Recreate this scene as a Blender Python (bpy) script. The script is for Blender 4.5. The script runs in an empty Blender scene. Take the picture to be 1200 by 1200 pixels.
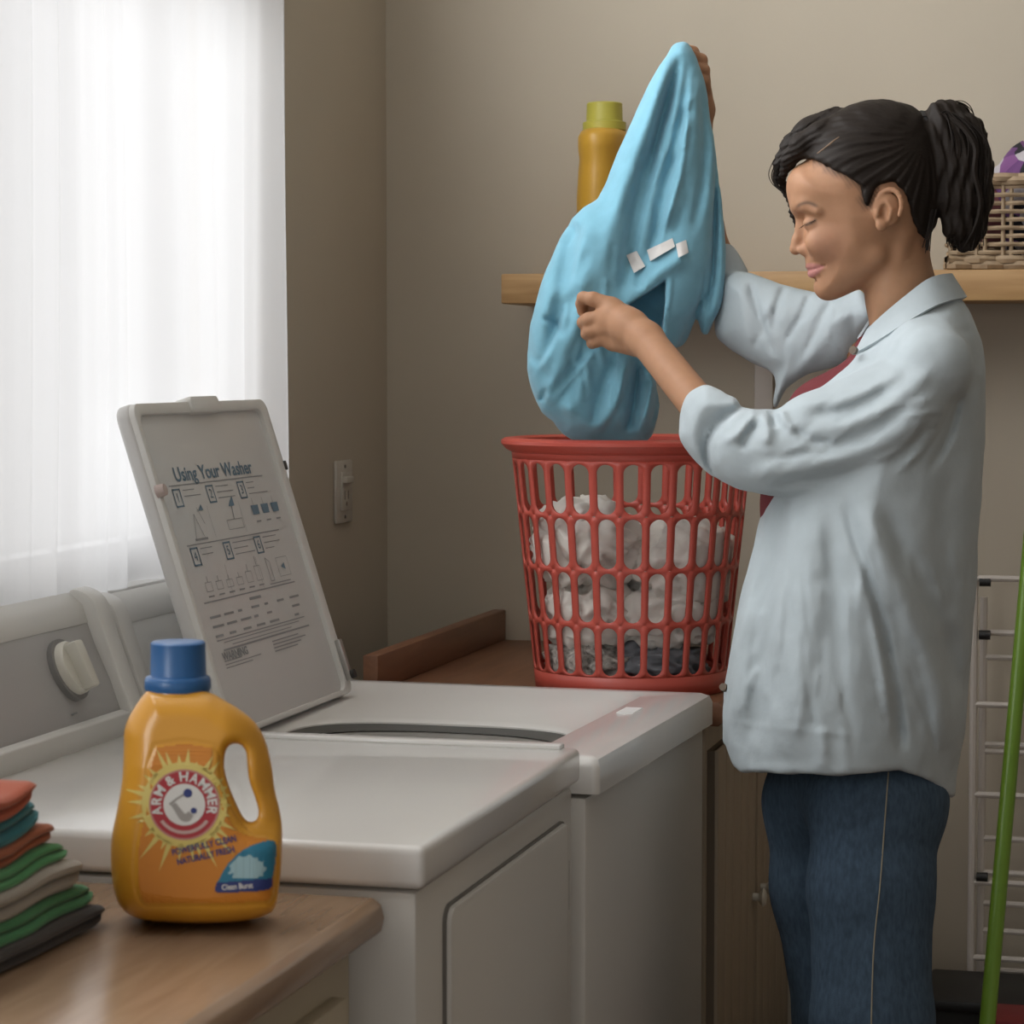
import bpy, bmesh, math, random
import numpy as np
from mathutils import Vector, Matrix, noise as mnoise

random.seed(7)
scn = bpy.context.scene
COL = scn.collection
PI = math.pi

# ------------------------------------------------------------------ camera
CAM_H = 1.40
FPX = 3000.0                                  # focal length in pixels of the 1200 px frame
YAW = math.atan(780 / FPX)
PIT = math.atan(170 / FPX)
_head = np.array([-math.sin(YAW), math.cos(YAW), 0.0])
_up = np.array([0, 0, 1.0])
CR = np.array([math.cos(YAW), math.sin(YAW), 0.0])
CF = _head * math.cos(PIT) - _up * math.sin(PIT)
CU = _head * math.sin(PIT) + _up * math.cos(PIT)
C0 = np.array([0, 0, CAM_H])
cam_d = bpy.data.cameras.new('camera')
cam = bpy.data.objects.new('camera', cam_d)
COL.objects.link(cam)
m = Matrix.Identity(4)
for i in range(3):
    m[i][0], m[i][1], m[i][2], m[i][3] = CR[i], CU[i], -CF[i], C0[i]
cam.matrix_world = m
cam_d.sensor_width = 36.0
cam_d.lens = FPX / 1200 * 36.0
cam_d.clip_start = 0.05
cam_d.dof.use_dof = True
cam_d.dof.focus_distance = 3.75
cam_d.dof.aperture_fstop = 13.0
scn.camera = cam

# ------------------------------------------------------------------ world, light, exposure
w = bpy.data.worlds.new('world')
scn.world = w
w.use_nodes = True
bg = w.node_tree.nodes['Background']
bg.inputs[0].default_value = (1.0, 0.97, 0.93, 1)
bg.inputs[1].default_value = 0.38

def area(name, loc, rot, sx, sy, power, col=(1, 1, 1)):
    l = bpy.data.lights.new(name, 'AREA')
    l.shape = 'RECTANGLE'; l.size = sx; l.size_y = sy
    l.energy = power; l.color = col
    o = bpy.data.objects.new(name, l)
    COL.objects.link(o)
    o.location = loc; o.rotation_euler = rot
    return o
# daylight behind the curtain, plus two lamps added at unseen openings
area('daylight_far_window', (-2.35, 3.65, 1.85), (0, -PI / 2 + 0.1, 0), 1.9, 3.8, 34, (0.97, 0.985, 1.0))
area('added_near_light', (-1.66, 0.30, 1.75), (0, -PI / 2 + 0.12, 0), 1.2, 2.2, 45, (0.97, 0.985, 1.0))  # added lamp at the unseen near opening, lights from camera left
area('added_transom_light', (-1.612, 2.78, 2.58), (0, -PI / 2, 0), 0.86, 2.62, 50, (0.98, 0.99, 1.0))  # added key lamp filling the unseen transom, lights from upper left

vs = scn.view_settings
vs.view_transform = 'Standard'
vs.look = 'None'
vs.gamma = 1.0
vs.use_curve_mapping = False
vs.exposure = 0.46

# ------------------------------------------------------------------ helpers
def K(u, v, c):
    """point seen at frame position (u, v), c metres in front of the lens"""
    u = np.asarray(u, float); v = np.asarray(v, float); c = np.asarray(c, float)
    a = (u - 600) / FPX * c
    b = (600 - v) / FPX * c
    return C0 + c[..., None] * CF + a[..., None] * CR + b[..., None] * CU

def k1(u, v, c):
    return K(np.array(u), np.array(v), np.array(c))

def on_z(u, v, z):
    d = CF + (u - 600) / FPX * CR + (600 - v) / FPX * CU
    return C0 + d * ((z - CAM_H) / d[2])

def on_x(u, v, x):
    d = CF + (u - 600) / FPX * CR + (600 - v) / FPX * CU
    return C0 + d * (x / d[0])

def on_y(u, v, y):
    d = CF + (u - 600) / FPX * CR + (600 - v) / FPX * CU
    return C0 + d * (y / d[1])

MATS = {}
def mat(name, col, rough=0.5, metal=0.0, noise=None, bump=None, spec=0.5, trans=None, sss=0.0, sheen=0.0, vcol=False, coat=0.0):
    """noise=(scale, amount[, stretch]) varies the colour; bump=(scale, strength[, stretch])"""
    if name in MATS:
        return MATS[name]
    M = bpy.data.materials.new(name)
    M.use_nodes = True
    nt = M.node_tree
    b = nt.nodes['Principled BSDF']
    b.inputs['Base Color'].default_value = (*col, 1)
    b.inputs['Roughness'].default_value = rough
    b.inputs['Metallic'].default_value = metal
    b.inputs['Specular IOR Level'].default_value = spec
    if coat: b.inputs['Coat Weight'].default_value = coat
    if sheen:
        b.inputs['Sheen Weight'].default_value = sheen
    if sss:
        b.inputs['Subsurface Weight'].default_value = sss
        b.inputs['Subsurface Radius'].default_value = (1.0, 0.4, 0.2)
        b.inputs['Subsurface Scale'].default_value = 0.006
    tc = nt.nodes.new('ShaderNodeTexCoord')
    src = None
    if vcol:
        at = nt.nodes.new('ShaderNodeAttribute'); at.attribute_name = 'Col'
        src = at.outputs['Color']
        nt.links.new(src, b.inputs['Base Color'])
    def tex(scale, stretch, detail=4):
        mp = nt.nodes.new('ShaderNodeMapping')
        mp.inputs['Scale'].default_value = stretch
        nt.links.new(tc.outputs['Object'], mp.inputs[0])
        n = nt.nodes.new('ShaderNodeTexNoise')
        n.inputs['Scale'].default_value = scale
        n.inputs['Detail'].default_value = detail
        nt.links.new(mp.outputs[0], n.inputs[0])
        return n
    if noise:
        st = noise[2] if len(noise) > 2 else (1, 1, 1)
        n = tex(noise[0], st)
        mr = nt.nodes.new('ShaderNodeMapRange')
        mr.inputs['From Min'].default_value = 0.3; mr.inputs['From Max'].default_value = 0.7
        mr.inputs['To Min'].default_value = 1 - noise[1]; mr.inputs['To Max'].default_value = 1 + noise[1]
        nt.links.new(n.outputs[0], mr.inputs[0])
        vm = nt.nodes.new('ShaderNodeVectorMath'); vm.operation = 'SCALE'
        vm.inputs[0].default_value = col
        if src is not None: nt.links.new(src, vm.inputs[0])
        nt.links.new(mr.outputs[0], vm.inputs['Scale'])
        nt.links.new(vm.outputs[0], b.inputs['Base Color'])
    if bump:
        st = bump[2] if len(bump) > 2 else (1, 1, 1)
        n = tex(bump[0], st)
        bp = nt.nodes.new('ShaderNodeBump')
        bp.inputs['Strength'].default_value = bump[1]
        bp.inputs['Distance'].default_value = 0.003
        nt.links.new(n.outputs[0], bp.inputs['Height'])
        nt.links.new(bp.outputs[0], b.inputs['Normal'])
    if trans:
        out = nt.nodes['Material Output']
        t = nt.nodes.new('ShaderNodeBsdfTranslucent'); t.inputs[0].default_value = (*col, 1)
        mx = nt.nodes.new('ShaderNodeMixShader'); mx.inputs[0].default_value = trans[0]
        nt.links.new(b.outputs[0], mx.inputs[1]); nt.links.new(t.outputs[0], mx.inputs[2])
        tp = nt.nodes.new('ShaderNodeBsdfTransparent')
        mx2 = nt.nodes.new('ShaderNodeMixShader'); mx2.inputs[0].default_value = trans[1]
        nt.links.new(mx.outputs[0], mx2.inputs[1]); nt.links.new(tp.outputs[0], mx2.inputs[2])
        nt.links.new(mx2.outputs[0], out.inputs[0])
    MATS[name] = M
    return M

def wood(name, c1, c2, scale=6, stretch=(12, 1, 12), rough=0.4):
    if name in MATS: return MATS[name]
    M = bpy.data.materials.new(name); M.use_nodes = True
    nt = M.node_tree; b = nt.nodes['Principled BSDF']
    tc = nt.nodes.new('ShaderNodeTexCoord'); mp = nt.nodes.new('ShaderNodeMapping')
    mp.inputs['Scale'].default_value = stretch
    nt.links.new(tc.outputs['Object'], mp.inputs[0])
    n = nt.nodes.new('ShaderNodeTexNoise'); n.inputs['Scale'].default_value = scale
    n.inputs['Detail'].default_value = 3; n.inputs['Distortion'].default_value = 0.5
    nt.links.new(mp.outputs[0], n.inputs[0])
    r = nt.nodes.new('ShaderNodeValToRGB')
    r.color_ramp.elements[0].color = (*c1, 1); r.color_ramp.elements[1].color = (*c2, 1)
    r.color_ramp.elements[0].position = 0.3; r.color_ramp.elements[1].position = 0.7
    nt.links.new(n.outputs[0], r.inputs[0]); nt.links.new(r.outputs[0], b.inputs['Base Color'])
    b.inputs['Roughness'].default_value = rough
    bp = nt.nodes.new('ShaderNodeBump'); bp.inputs['Strength'].default_value = 0.08; bp.inputs['Distance'].default_value = 0.002
    nt.links.new(n.outputs[0], bp.inputs['Height']); nt.links.new(bp.outputs[0], b.inputs['Normal'])
    MATS[name] = M
    return M

def tag(o, label, cat, group=None):
    o['label'] = label; o['category'] = cat
    if group: o['group'] = group
    return o

def struct(o):
    o['kind'] = 'structure'
    return o

def empty(name, loc):
    o = bpy.data.objects.new(name, None)
    COL.objects.link(o); o.location = tuple(loc); o.empty_display_size = 0.05
    bpy.context.view_layer.update()
    return o

def link(name, me, material=None, parent=None, smooth=False):
    o = bpy.data.objects.new(name, me)
    COL.objects.link(o)
    if material is not None and not me.materials: me.materials.append(material)
    if smooth:
        me.polygons.foreach_set('use_smooth', [True] * len(me.polygons))
    if parent is not None:
        o.parent = parent
        o.matrix_parent_inverse = world_of(parent).inverted()
    return o

def world_of(o):
    mw = o.matrix_basis.copy()
    p = o.parent
    if p is not None:
        mw = world_of(p) @ o.matrix_parent_inverse @ mw
    return mw

def recentre(o):
    """move a mesh object's origin to the bottom centre of its vertices (top-level meshes)"""
    me = o.data
    n = len(me.vertices); a = np.empty(n * 3, np.float32); me.vertices.foreach_get('co', a); a = a.reshape(-1, 3)
    lo, hi = a.min(0), a.max(0)
    p = np.array([(lo[0] + hi[0]) / 2, (lo[1] + hi[1]) / 2, lo[2]])
    me.vertices.foreach_set('co', (a - p).astype(np.float32).ravel()); me.update()
    o.location = p
    return o

def np_mesh(name, V, F):
    me = bpy.data.meshes.new(name)
    V = np.asarray(V, np.float32)
    if isinstance(F, np.ndarray) and F.ndim == 2:
        nf, k = F.shape
        me.vertices.add(len(V)); me.vertices.foreach_set('co', V.ravel())
        me.loops.add(nf * k); me.loops.foreach_set('vertex_index', F.astype(np.int32).ravel())
        me.polygons.add(nf)
        me.polygons.foreach_set('loop_start', np.arange(0, nf * k, k, dtype=np.int32))
        me.update(calc_edges=True)
        me.validate()
    else:
        me.from_pydata(V.tolist(), [], [list(map(int, f)) for f in F]); me.update()
    return me

class MB:
    """collects simple shapes into one mesh"""
    def __init__(s): s.v = []; s.f = []
    def add(s, V, F):
        n = len(s.v); s.v += [tuple(map(float, p)) for p in V]; s.f += [[i + n for i in f] for f in F]
        return s
    def box(s, x0, x1, y0, y1, z0, z1):
        V = [(x, y, z) for x in (x0, x1) for y in (y0, y1) for z in (z0, z1)]
        return s.add(V, [(0, 1, 3, 2), (4, 6, 7, 5), (0, 4, 5, 1), (2, 3, 7, 6), (0, 2, 6, 4), (1, 5, 7, 3)])
    def tube(s, pts, r, n=8, caps=True):
        V, F = tube_geo(pts, r, n, caps)
        return s.add(V, F)
    def prism(s, poly, axis, a0, a1):
        """poly in the two other axes (cyclic order), extruded along axis"""
        n = len(poly); V = []
        for a in (a0, a1):
            for p, q in poly:
                if axis == 'x': V.append((a, p, q))
                elif axis == 'y': V.append((p, a, q))
                else: V.append((p, q, a))
        F = [tuple(range(n)), tuple(range(2 * n - 1, n - 1, -1))]
        for i in range(n):
            j = (i + 1) % n
            F.append((j, i, i + n, j + n))
        return s.add(V, F)
    def build(s, name, material=None, parent=None, bevel=0.0, seg=2, smooth=False, angle=0.6, xf=None):
        bm = bmesh.new()
        vs_ = [bm.verts.new(p) for p in s.v]
        for f in s.f:
            try: bm.faces.new([vs_[i] for i in f])
            except ValueError: pass
        bmesh.ops.recalc_face_normals(bm, faces=bm.faces)
        if bevel:
            bmesh.ops.remove_doubles(bm, verts=bm.verts, dist=1e-5)
            es = [e for e in bm.edges if len(e.link_faces) == 2 and e.calc_face_angle(0) > angle]
            bmesh.ops.bevel(bm, geom=es, offset=bevel, segments=seg, affect='EDGES', profile=0.5, clamp_overlap=True)
        if xf is not None: bmesh.ops.transform(bm, matrix=xf, verts=bm.verts)
        me = bpy.data.meshes.new(name); bm.to_mesh(me); bm.free()
        o = link(name, me, material, parent)
        if smooth or bevel:
            me.polygons.foreach_set('use_smooth', [True] * len(me.polygons))
            try: me.set_sharp_from_angle(angle=0.7)
            except Exception: pass
        return o

def tube_geo(pts, r, n=8, caps=True):
    P = [Vector(p) for p in pts]; m_ = len(P)
    rs = r if hasattr(r, '__len__') else [r] * m_
    V = []; F = []
    t0 = (P[1] - P[0]).normalized()
    a = t0.orthogonal().normalized()
    for i in range(m_):
        t = (P[min(i + 1, m_ - 1)] - P[max(i - 1, 0)])
        t = t.normalized() if t.length > 1e-9 else t0
        a = (a - t * a.dot(t))
        a = a.normalized() if a.length > 1e-6 else t.orthogonal().normalized()
        b = t.cross(a)
        for k in range(n):
            th = 2 * PI * k / n
            V.append(P[i] + (a * math.cos(th) + b * math.sin(th)) * rs[i])
    for i in range(m_ - 1):
        for k in range(n):
            k2 = (k + 1) % n
            F.append((i * n + k, i * n + k2, (i + 1) * n + k2, (i + 1) * n + k))
    if caps:
        F.append(tuple(range(n - 1, -1, -1))); F.append(tuple((m_ - 1) * n + k for k in range(n)))
    return V, F

def catmull(pts, n=4, closed=False):
    P = np.array(pts, float); out = []; m_ = len(P)
    rng = range(m_) if closed else range(m_ - 1)
    for i in rng:
        if closed: p0, p1, p2, p3 = P[(i - 1) % m_], P[i], P[(i + 1) % m_], P[(i + 2) % m_]
        else: p0, p1, p2, p3 = P[max(i - 1, 0)], P[i], P[i + 1], P[min(i + 2, m_ - 1)]
        for k in range(n):
            t = k / n
            out.append(0.5 * ((2 * p1) + (-p0 + p2) * t + (2 * p0 - 5 * p1 + 4 * p2 - p3) * t * t + (-p0 + 3 * p1 - 3 * p2 + p3) * t ** 3))
    if not closed: out.append(P[-1])
    return np.array(out)

# ---- signed distance modelling -------------------------------------------------
f32 = np.float32
def smin(a, b, k):
    h = np.maximum(k - np.abs(a - b), 0) / k
    return np.minimum(a, b) - h * h * (k * 0.25)
def smax(a, b, k): return -smin(-a, -b, k)
def sph(p, c, r):
    return np.sqrt((p[0] - c[0]) ** 2 + (p[1] - c[1]) ** 2 + (p[2] - c[2]) ** 2) - r
def ell(p, c, r):
    x, y, z = (p[0] - c[0]) / r[0], (p[1] - c[1]) / r[1], (p[2] - c[2]) / r[2]
    k0 = np.sqrt(x * x + y * y + z * z)
    k1_ = np.sqrt((x / r[0]) ** 2 + (y / r[1]) ** 2 + (z / r[2]) ** 2) + 1e-9
    return k0 * (k0 - 1) / k1_
def cap(p, a, b, ra, rb):
    bx, by, bz = b[0] - a[0], b[1] - a[1], b[2] - a[2]
    L = bx * bx + by * by + bz * bz + 1e-9
    px, py, pz = p[0] - a[0], p[1] - a[1], p[2] - a[2]
    t = np.clip((px * bx + py * by + pz * bz) / L, 0, 1)
    return np.sqrt((px - bx * t) ** 2 + (py - by * t) ** 2 + (pz - bz * t) ** 2) - (ra + (rb - ra) * t)
def chain(p, pts, k=4):
    """pts: (u, v, w, r)"""
    d = None
    for a, b in zip(pts[:-1], pts[1:]):
        e = cap(p, a[:3], b[:3], a[3], b[3])
        d = e if d is None else smin(d, e, k)
    return d

class Raster:
    """a 2-D field over (u, v), looked up bilinearly"""
    def __init__(s, u0, u1, v0, v1, step=2.0):
        s.u0, s.v0, s.st = u0, v0, step
        s.nu = int((u1 - u0) / step) + 2; s.nv = int((v1 - v0) / step) + 2
        s.U, s.V = np.meshgrid(u0 + np.arange(s.nu) * step, v0 + np.arange(s.nv) * step, indexing='ij')
        s.g = np.zeros((s.nu, s.nv))
    def poly(s, pts, closed_smooth=3):
        P = catmull(pts, closed_smooth, True) if closed_smooth > 1 else np.array(pts, float)
        d = np.full(s.U.shape, 1e18); ins = np.zeros(s.U.shape, bool)
        for i in range(len(P)):
            a, b = P[i], P[(i + 1) % len(P)]
            e = b - a; wx, wy = s.U - a[0], s.V - a[1]
            t = np.clip((wx * e[0] + wy * e[1]) / (e @ e + 1e-12), 0, 1)
            d = np.minimum(d, (wx - e[0] * t) ** 2 + (wy - e[1] * t) ** 2)
            c = (a[1] > s.V) != (b[1] > s.V)
            if abs(e[1]) > 1e-9:
                ins ^= c & (s.U < a[0] + e[0] * (s.V - a[1]) / e[1])
        s.g = np.sqrt(d) * np.where(ins, -1, 1)
        return s
    def ridge(s, pts, amp, sig, smooth=3, fade=True):
        """raised (amp > 0) or sunk fold line, fading at its ends"""
        P = catmull(pts, smooth) if len(pts) > 2 else np.array(pts, float)
        n = len(P) - 1; best = np.full(s.U.shape, 1e18); tt = np.zeros(s.U.shape)
        for i in range(n):
            a, b = P[i], P[i + 1]; e = b - a; wx, wy = s.U - a[0], s.V - a[1]
            t = np.clip((wx * e[0] + wy * e[1]) / (e @ e + 1e-12), 0, 1)
            d = (wx - e[0] * t) ** 2 + (wy - e[1] * t) ** 2
            m_ = d < best; best = np.where(m_, d, best); tt = np.where(m_, (i + t) / n, tt)
        f = np.minimum(1, np.minimum(tt, 1 - tt) * 5 + 0.15) if fade else 1
        s.g += amp * f * np.exp(-best / sig ** 2)
        return s
    def step(s, pts, amp, sig, width, smooth=3):
        """an overlapping edge of cloth: the side left of the line (walking it downwards) stands proud by amp"""
        P = catmull(pts, smooth) if len(pts) > 2 else np.array(pts, float)
        n = len(P) - 1; best = np.full(s.U.shape, 1e18); sd = np.zeros(s.U.shape); tt = np.zeros(s.U.shape)
        for i in range(n):
            a, b = P[i], P[i + 1]; e = b - a; wx, wy = s.U - a[0], s.V - a[1]
            t = np.clip((wx * e[0] + wy * e[1]) / (e @ e + 1e-12), 0, 1)
            d = (wx - e[0] * t) ** 2 + (wy - e[1] * t) ** 2
            m_ = d < best; best = np.where(m_, d, best); tt = np.where(m_, (i + t) / n, tt)
            sd = np.where(m_, np.sign(wy * e[0] - wx * e[1]), sd)
        d = np.sqrt(best); f = np.minimum(1, np.minimum(tt, 1 - tt) * 5 + 0.05)
        s.g += amp * f * np.tanh(sd * d / sig) * np.exp(-best / width ** 2)
        return s
    def __call__(s, u, v):
        x = np.clip((u - s.u0) / s.st, 0, s.nu - 1.001); y = np.clip((v - s.v0) / s.st, 0, s.nv - 1.001)
        i = x.astype(np.int32); j = y.astype(np.int32); a = (x - i).astype(f32); b = (y - j).astype(f32)
        g = s.g32 if hasattr(s, 'g32') else s.fix()
        return g[i, j] * (1 - a) * (1 - b) + g[i + 1, j] * a * (1 - b) + g[i, j + 1] * (1 - a) * b + g[i + 1, j + 1] * a * b
    def fix(s):
        s.g32 = s.g.astype(f32); return s.g32

def polyr(pts, pad=60, step=1.5, smooth=3):
    P = np.array(pts, float); lo = P.min(0) - pad; hi = P.max(0) + pad
    return Raster(lo[0], hi[0], lo[1], hi[1], step).poly(pts, smooth)

def inflate(d2, w_, R, t=0.0):
    """rounds a flat outline (distance d2) into a body; w_ = distance from its middle sheet"""
    return np.sqrt(np.maximum(d2 + R, 0) ** 2 + np.maximum(np.abs(w_) - t, 0) ** 2) - R

def vnoise(p, scale, seed=0):
    """cheap smooth value noise, about -1..1"""
    x, y, z = p[0] / scale + seed * 17.3, p[1] / scale + seed * 5.1, p[2] / scale - seed * 9.7
    return (np.sin(x * 1.7 + 1.3 * np.sin(y * 1.1 + z)) + np.sin(y * 1.9 + 1.7 * np.sin(z * 1.3 - x * 0.7)) + np.sin(z * 2.1 + 1.1 * np.sin(x * 1.5 + y * 0.6))) / 3

def mesh_sdf(f, lo, hi, h, lip=1.5, B=8, extra=4.0):
    """surface nets over the box lo..hi with cell size h; only blocks near the surface are evaluated finely"""
    lo = np.array(lo, float); hi = np.array(hi, float)
    nb = np.ceil((hi - lo) / h / B).astype(int); n = nb * B
    ax = [lo[i] + (np.arange(nb[i]) * B + B / 2) * h for i in range(3)]
    G = np.meshgrid(*ax, indexing='ij')
    d = f([g.ravel().astype(f32) for g in G]).reshape(nb)
    D = np.where(d < 0, -100., 100.).astype(f32)
    for a_ in range(3): D = np.repeat(D, B, axis=a_)
    D = np.pad(D, ((0, 1), (0, 1), (0, 1)), mode='edge')
    act = np.argwhere(np.abs(d) < lip * B * h * 0.87 + extra)
    o = np.arange(B + 1)
    OX, OY, OZ = np.meshgrid(o, o, o, indexing='ij')
    off = np.stack([OX.ravel(), OY.ravel(), OZ.ravel()], 1)
    CH = 700
    for s_ in range(0, len(act), CH):
        idx = (act[s_:s_ + CH, None, :] * B + off[None]).reshape(-1, 3)
        p = [(lo[i] + idx[:, i] * h).astype(f32) for i in range(3)]
        D[idx[:, 0], idx[:, 1], idx[:, 2]] = f(p)
    S = D < 0
    cnt = np.zeros(tuple(n), np.uint8)
    for i in (0, 1):
        for j in (0, 1):
            for k in (0, 1):
                cnt += S[i:n[0] + i, j:n[1] + j, k:n[2] + k]
    cells = np.argwhere((cnt > 0) & (cnt < 8))
    vid = np.full(tuple(n), -1, np.int32); vid[cells[:, 0], cells[:, 1], cells[:, 2]] = np.arange(len(cells))
    acc = np.zeros((len(cells), 3)); num = np.zeros(len(cells))
    cor = [(i, j, k) for i in (0, 1) for j in (0, 1) for k in (0, 1)]
    for a_ in range(8):
        for b_ in range(a_ + 1, 8):
            ca, cb = cor[a_], cor[b_]
            if sum(abs(ca[i] - cb[i]) for i in range(3)) != 1: continue
            da = D[cells[:, 0] + ca[0], cells[:, 1] + ca[1], cells[:, 2] + ca[2]]
            db = D[cells[:, 0] + cb[0], cells[:, 1] + cb[1], cells[:, 2] + cb[2]]
            m_ = (da < 0) != (db < 0)
            t = np.where(m_, da / (da - db + 1e-12 * (da == db)), 0)
            q = np.array(ca)[None] + t[:, None] * (np.array(cb) - np.array(ca))[None]
            acc += q * m_[:, None]; num += m_
    V = lo + (cells + acc / num[:, None]) * h
    Fs = []
    for a_ in range(3):
        b_, c_ = (a_ + 1) % 3, (a_ + 2) % 3
        sl0 = [slice(None)] * 3; sl1 = [slice(None)] * 3
        sl0[a_] = slice(0, -1); sl1[a_] = slice(1, None)
        s0, s1 = S[tuple(sl0)], S[tuple(sl1)]
        e = np.argwhere(s0 != s1)
        e = e[(e[:, b_] > 0) & (e[:, c_] > 0) & (e[:, b_] < n[b_]) & (e[:, c_] < n[c_])]
        flip = s0[e[:, 0], e[:, 1], e[:, 2]]
        q = []
        for db_, dc_ in ((-1, -1), (0, -1), (0, 0), (-1, 0)):
            g = e.copy(); g[:, b_] += db_; g[:, c_] += dc_
            q.append(vid[g[:, 0], g[:, 1], g[:, 2]])
        q = np.stack(q, 1)
        q[~flip] = q[~flip][:, ::-1]
        Fs.append(q)
    F = np.concatenate(Fs)
    F = F[(F >= 0).all(1)]
    return V, F

def px_object(name, f, lo, hi, h, c0, material, parent=None, color=None, **kw):
    """mesh of a distance field given in frame pixels at depth c0 (third axis: depth in the same unit)"""
    V, F = mesh_sdf(f, lo, hi, h, **kw)
    s = c0 / FPX
    W = K(V[:, 0], V[:, 1], c0 + V[:, 2] * s)
    F = F[:, ::-1]                                     # (u, v, w) is mirrored with respect to the world
    me = np_mesh(name, W, F)
    me.polygons.foreach_set('use_smooth', [True] * len(me.polygons))
    if color is not None:
        put_color(me, color([V[:, i] for i in range(3)]))
    me.materials.append(material)
    return link(name, me, None, parent)

def put_color(me, rgb):
    a = me.color_attributes.new('Col', 'FLOAT_COLOR', 'POINT')
    c = np.ones((len(me.vertices), 4), f32); c[:, :3] = rgb
    a.data.foreach_set('color', c.ravel())

def text_mesh(txt, size=1.0, align='CENTER', bold=0.0):
    cu = bpy.data.curves.new('txt', 'FONT'); cu.body = txt; cu.size = size
    cu.align_x = align; cu.align_y = 'CENTER'; cu.fill_mode = 'FRONT'; cu.resolution_u = 3; cu.offset = bold
    o = bpy.data.objects.new('txt', cu); COL.objects.link(o)
    dg = bpy.context.evaluated_depsgraph_get(); dg.update()
    me = bpy.data.meshes.new_from_object(o.evaluated_get(dg))
    V = np.array([v.co[:] for v in me.vertices]).reshape(-1, 3); F = [tuple(p.vertices) for p in me.polygons]
    bpy.data.objects.remove(o); bpy.data.curves.remove(cu); bpy.data.meshes.remove(me)
    return V, F

# ------------------------------------------------------------------ the room
XL, YB = -1.473, 4.71
wall_m = mat('wall_paint', (0.475, 0.42, 0.335), 0.75, noise=(3.0, 0.03), bump=(220, 0.05))
white_paint = mat('white_gloss_paint', (0.72, 0.71, 0.69), 0.35)
ceil_m = mat('ceiling_paint', (0.62, 0.60, 0.56), 0.8)
floor_m = wood('floor_boards', (0.10, 0.06, 0.04), (0.17, 0.10, 0.06), 3, (1, 8, 1), 0.5)

WY0, WY1, WZ0, WZ1 = 1.75, 4.02, 1.09, 2.06        # far window
NY0, NY1 = -0.85, 1.45                             # near window outside the frame, added to let key light in
HC = 3.2                                          # ceiling height
TY0, TY1, TZ0, TZ1 = 1.45, 4.10, 2.14, 3.02        # unseen transom above the curtain rod, added for the key light
b = MB()
T = XL - 0.13
b.box(T, XL, -1.2, NY0, 0, TZ0); b.box(T, XL, NY1, WY0, 0, TZ0); b.box(T, XL, WY1, YB + 0.1, 0, TZ0)
for y0, y1 in ((NY0, NY1), (WY0, WY1)):
    b.box(T, XL, y0, y1, 0, WZ0); b.box(T, XL, y0, y1, WZ1, TZ0)
b.box(T, XL, -1.2, TY0, TZ0, HC); b.box(T, XL, TY1, YB + 0.1, TZ0, HC); b.box(T, XL, TY0, TY1, TZ1, HC)
struct(b.build('wall_left', wall_m))
struct(MB().box(XL - 0.13, 3.32, YB, YB + 0.12, 0, HC).build('wall_back', wall_m))
struct(MB().box(XL - 0.13, 3.32, -1.2, YB + 0.12, -0.1, 0).build('floor', floor_m))
struct(MB().box(XL - 0.13, 3.32, -1.2, YB + 0.12, HC, HC + 0.1).build('ceiling', ceil_m))
struct(MB().box(3.2, 3.32, -1.2, YB + 0.12, 0, HC).build('bounce_wall_right', mat('brown_wall_paint', (0.36, 0.31, 0.25), 0.75)))  # unseen wall, added to bounce light onto the fronts facing right
bb = wood('dark_baseboard', (0.018, 0.016, 0.015), (0.03, 0.027, 0.025), 5, (1, 1, 1), 0.5)
struct(MB().box(-0.62, 3.2, YB - 0.016, YB, 0, 0.10).build('baseboard_back', bb, bevel=0.003))

glass_m = bpy.data.materials.new('window_glass'); glass_m.use_nodes = True
nt = glass_m.node_tree; nt.nodes.remove(nt.nodes['Principled BSDF'])
tp = nt.nodes.new('ShaderNodeBsdfTransparent'); gl = nt.nodes.new('ShaderNodeBsdfGlossy'); gl.inputs['Roughness'].default_value = 0.02
mx = nt.nodes.new('ShaderNodeMixShader')
mx.inputs[0].default_value = 0.05; nt.links.new(tp.outputs[0], mx.inputs[1]); nt.links.new(gl.outputs[0], mx.inputs[2])
nt.links.new(mx.outputs[0], nt.nodes['Material Output'].inputs[0])
for i, (y0, y1, muls, q0, q1) in enumerate(((WY0, WY1, (2.38, 3.0), WZ0, WZ1), (NY0, NY1, (0.3,), WZ0, WZ1), (TY0, TY1, (2.33, 3.22), TZ0, TZ1))):  # second and third are unseen, added as openings for the lamps
    e = struct(empty('window_%d' % (i + 1), (XL - 0.07, (y0 + y1) / 2, q0)))
    x0, x1 = XL - 0.10, XL - 0.05
    f = MB(); t = 0.05
    f.box(x0, x1, y0, y1, q0, q0 + t).box(x0, x1, y0, y1, q1 - t, q1).box(x0, x1, y0, y0 + t, q0, q1).box(x0, x1, y1 - 0.03, y1, q0, q1)
    f.build('window_frame', white_paint, e)
    ys = [y0] + list(muls) + [y1]
    for mY in muls: MB().box(x0, x1, mY - 0.018, mY + 0.018, q0, q1).build('mullion', white_paint, e)
    for a, c in zip(ys[:-1], ys[1:]): MB().box(XL - 0.078, XL - 0.074, a + 0.01, c - 0.01, q0 + 0.03, q1 - 0.03).build('pane', glass_m, e)
struct(MB().box(XL - 0.13, XL + 0.038, WY0 - 0.06, WY1 + 0.05, WZ0 - 0.035, WZ0).build('trim_1', white_paint, bevel=0.004))

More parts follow.
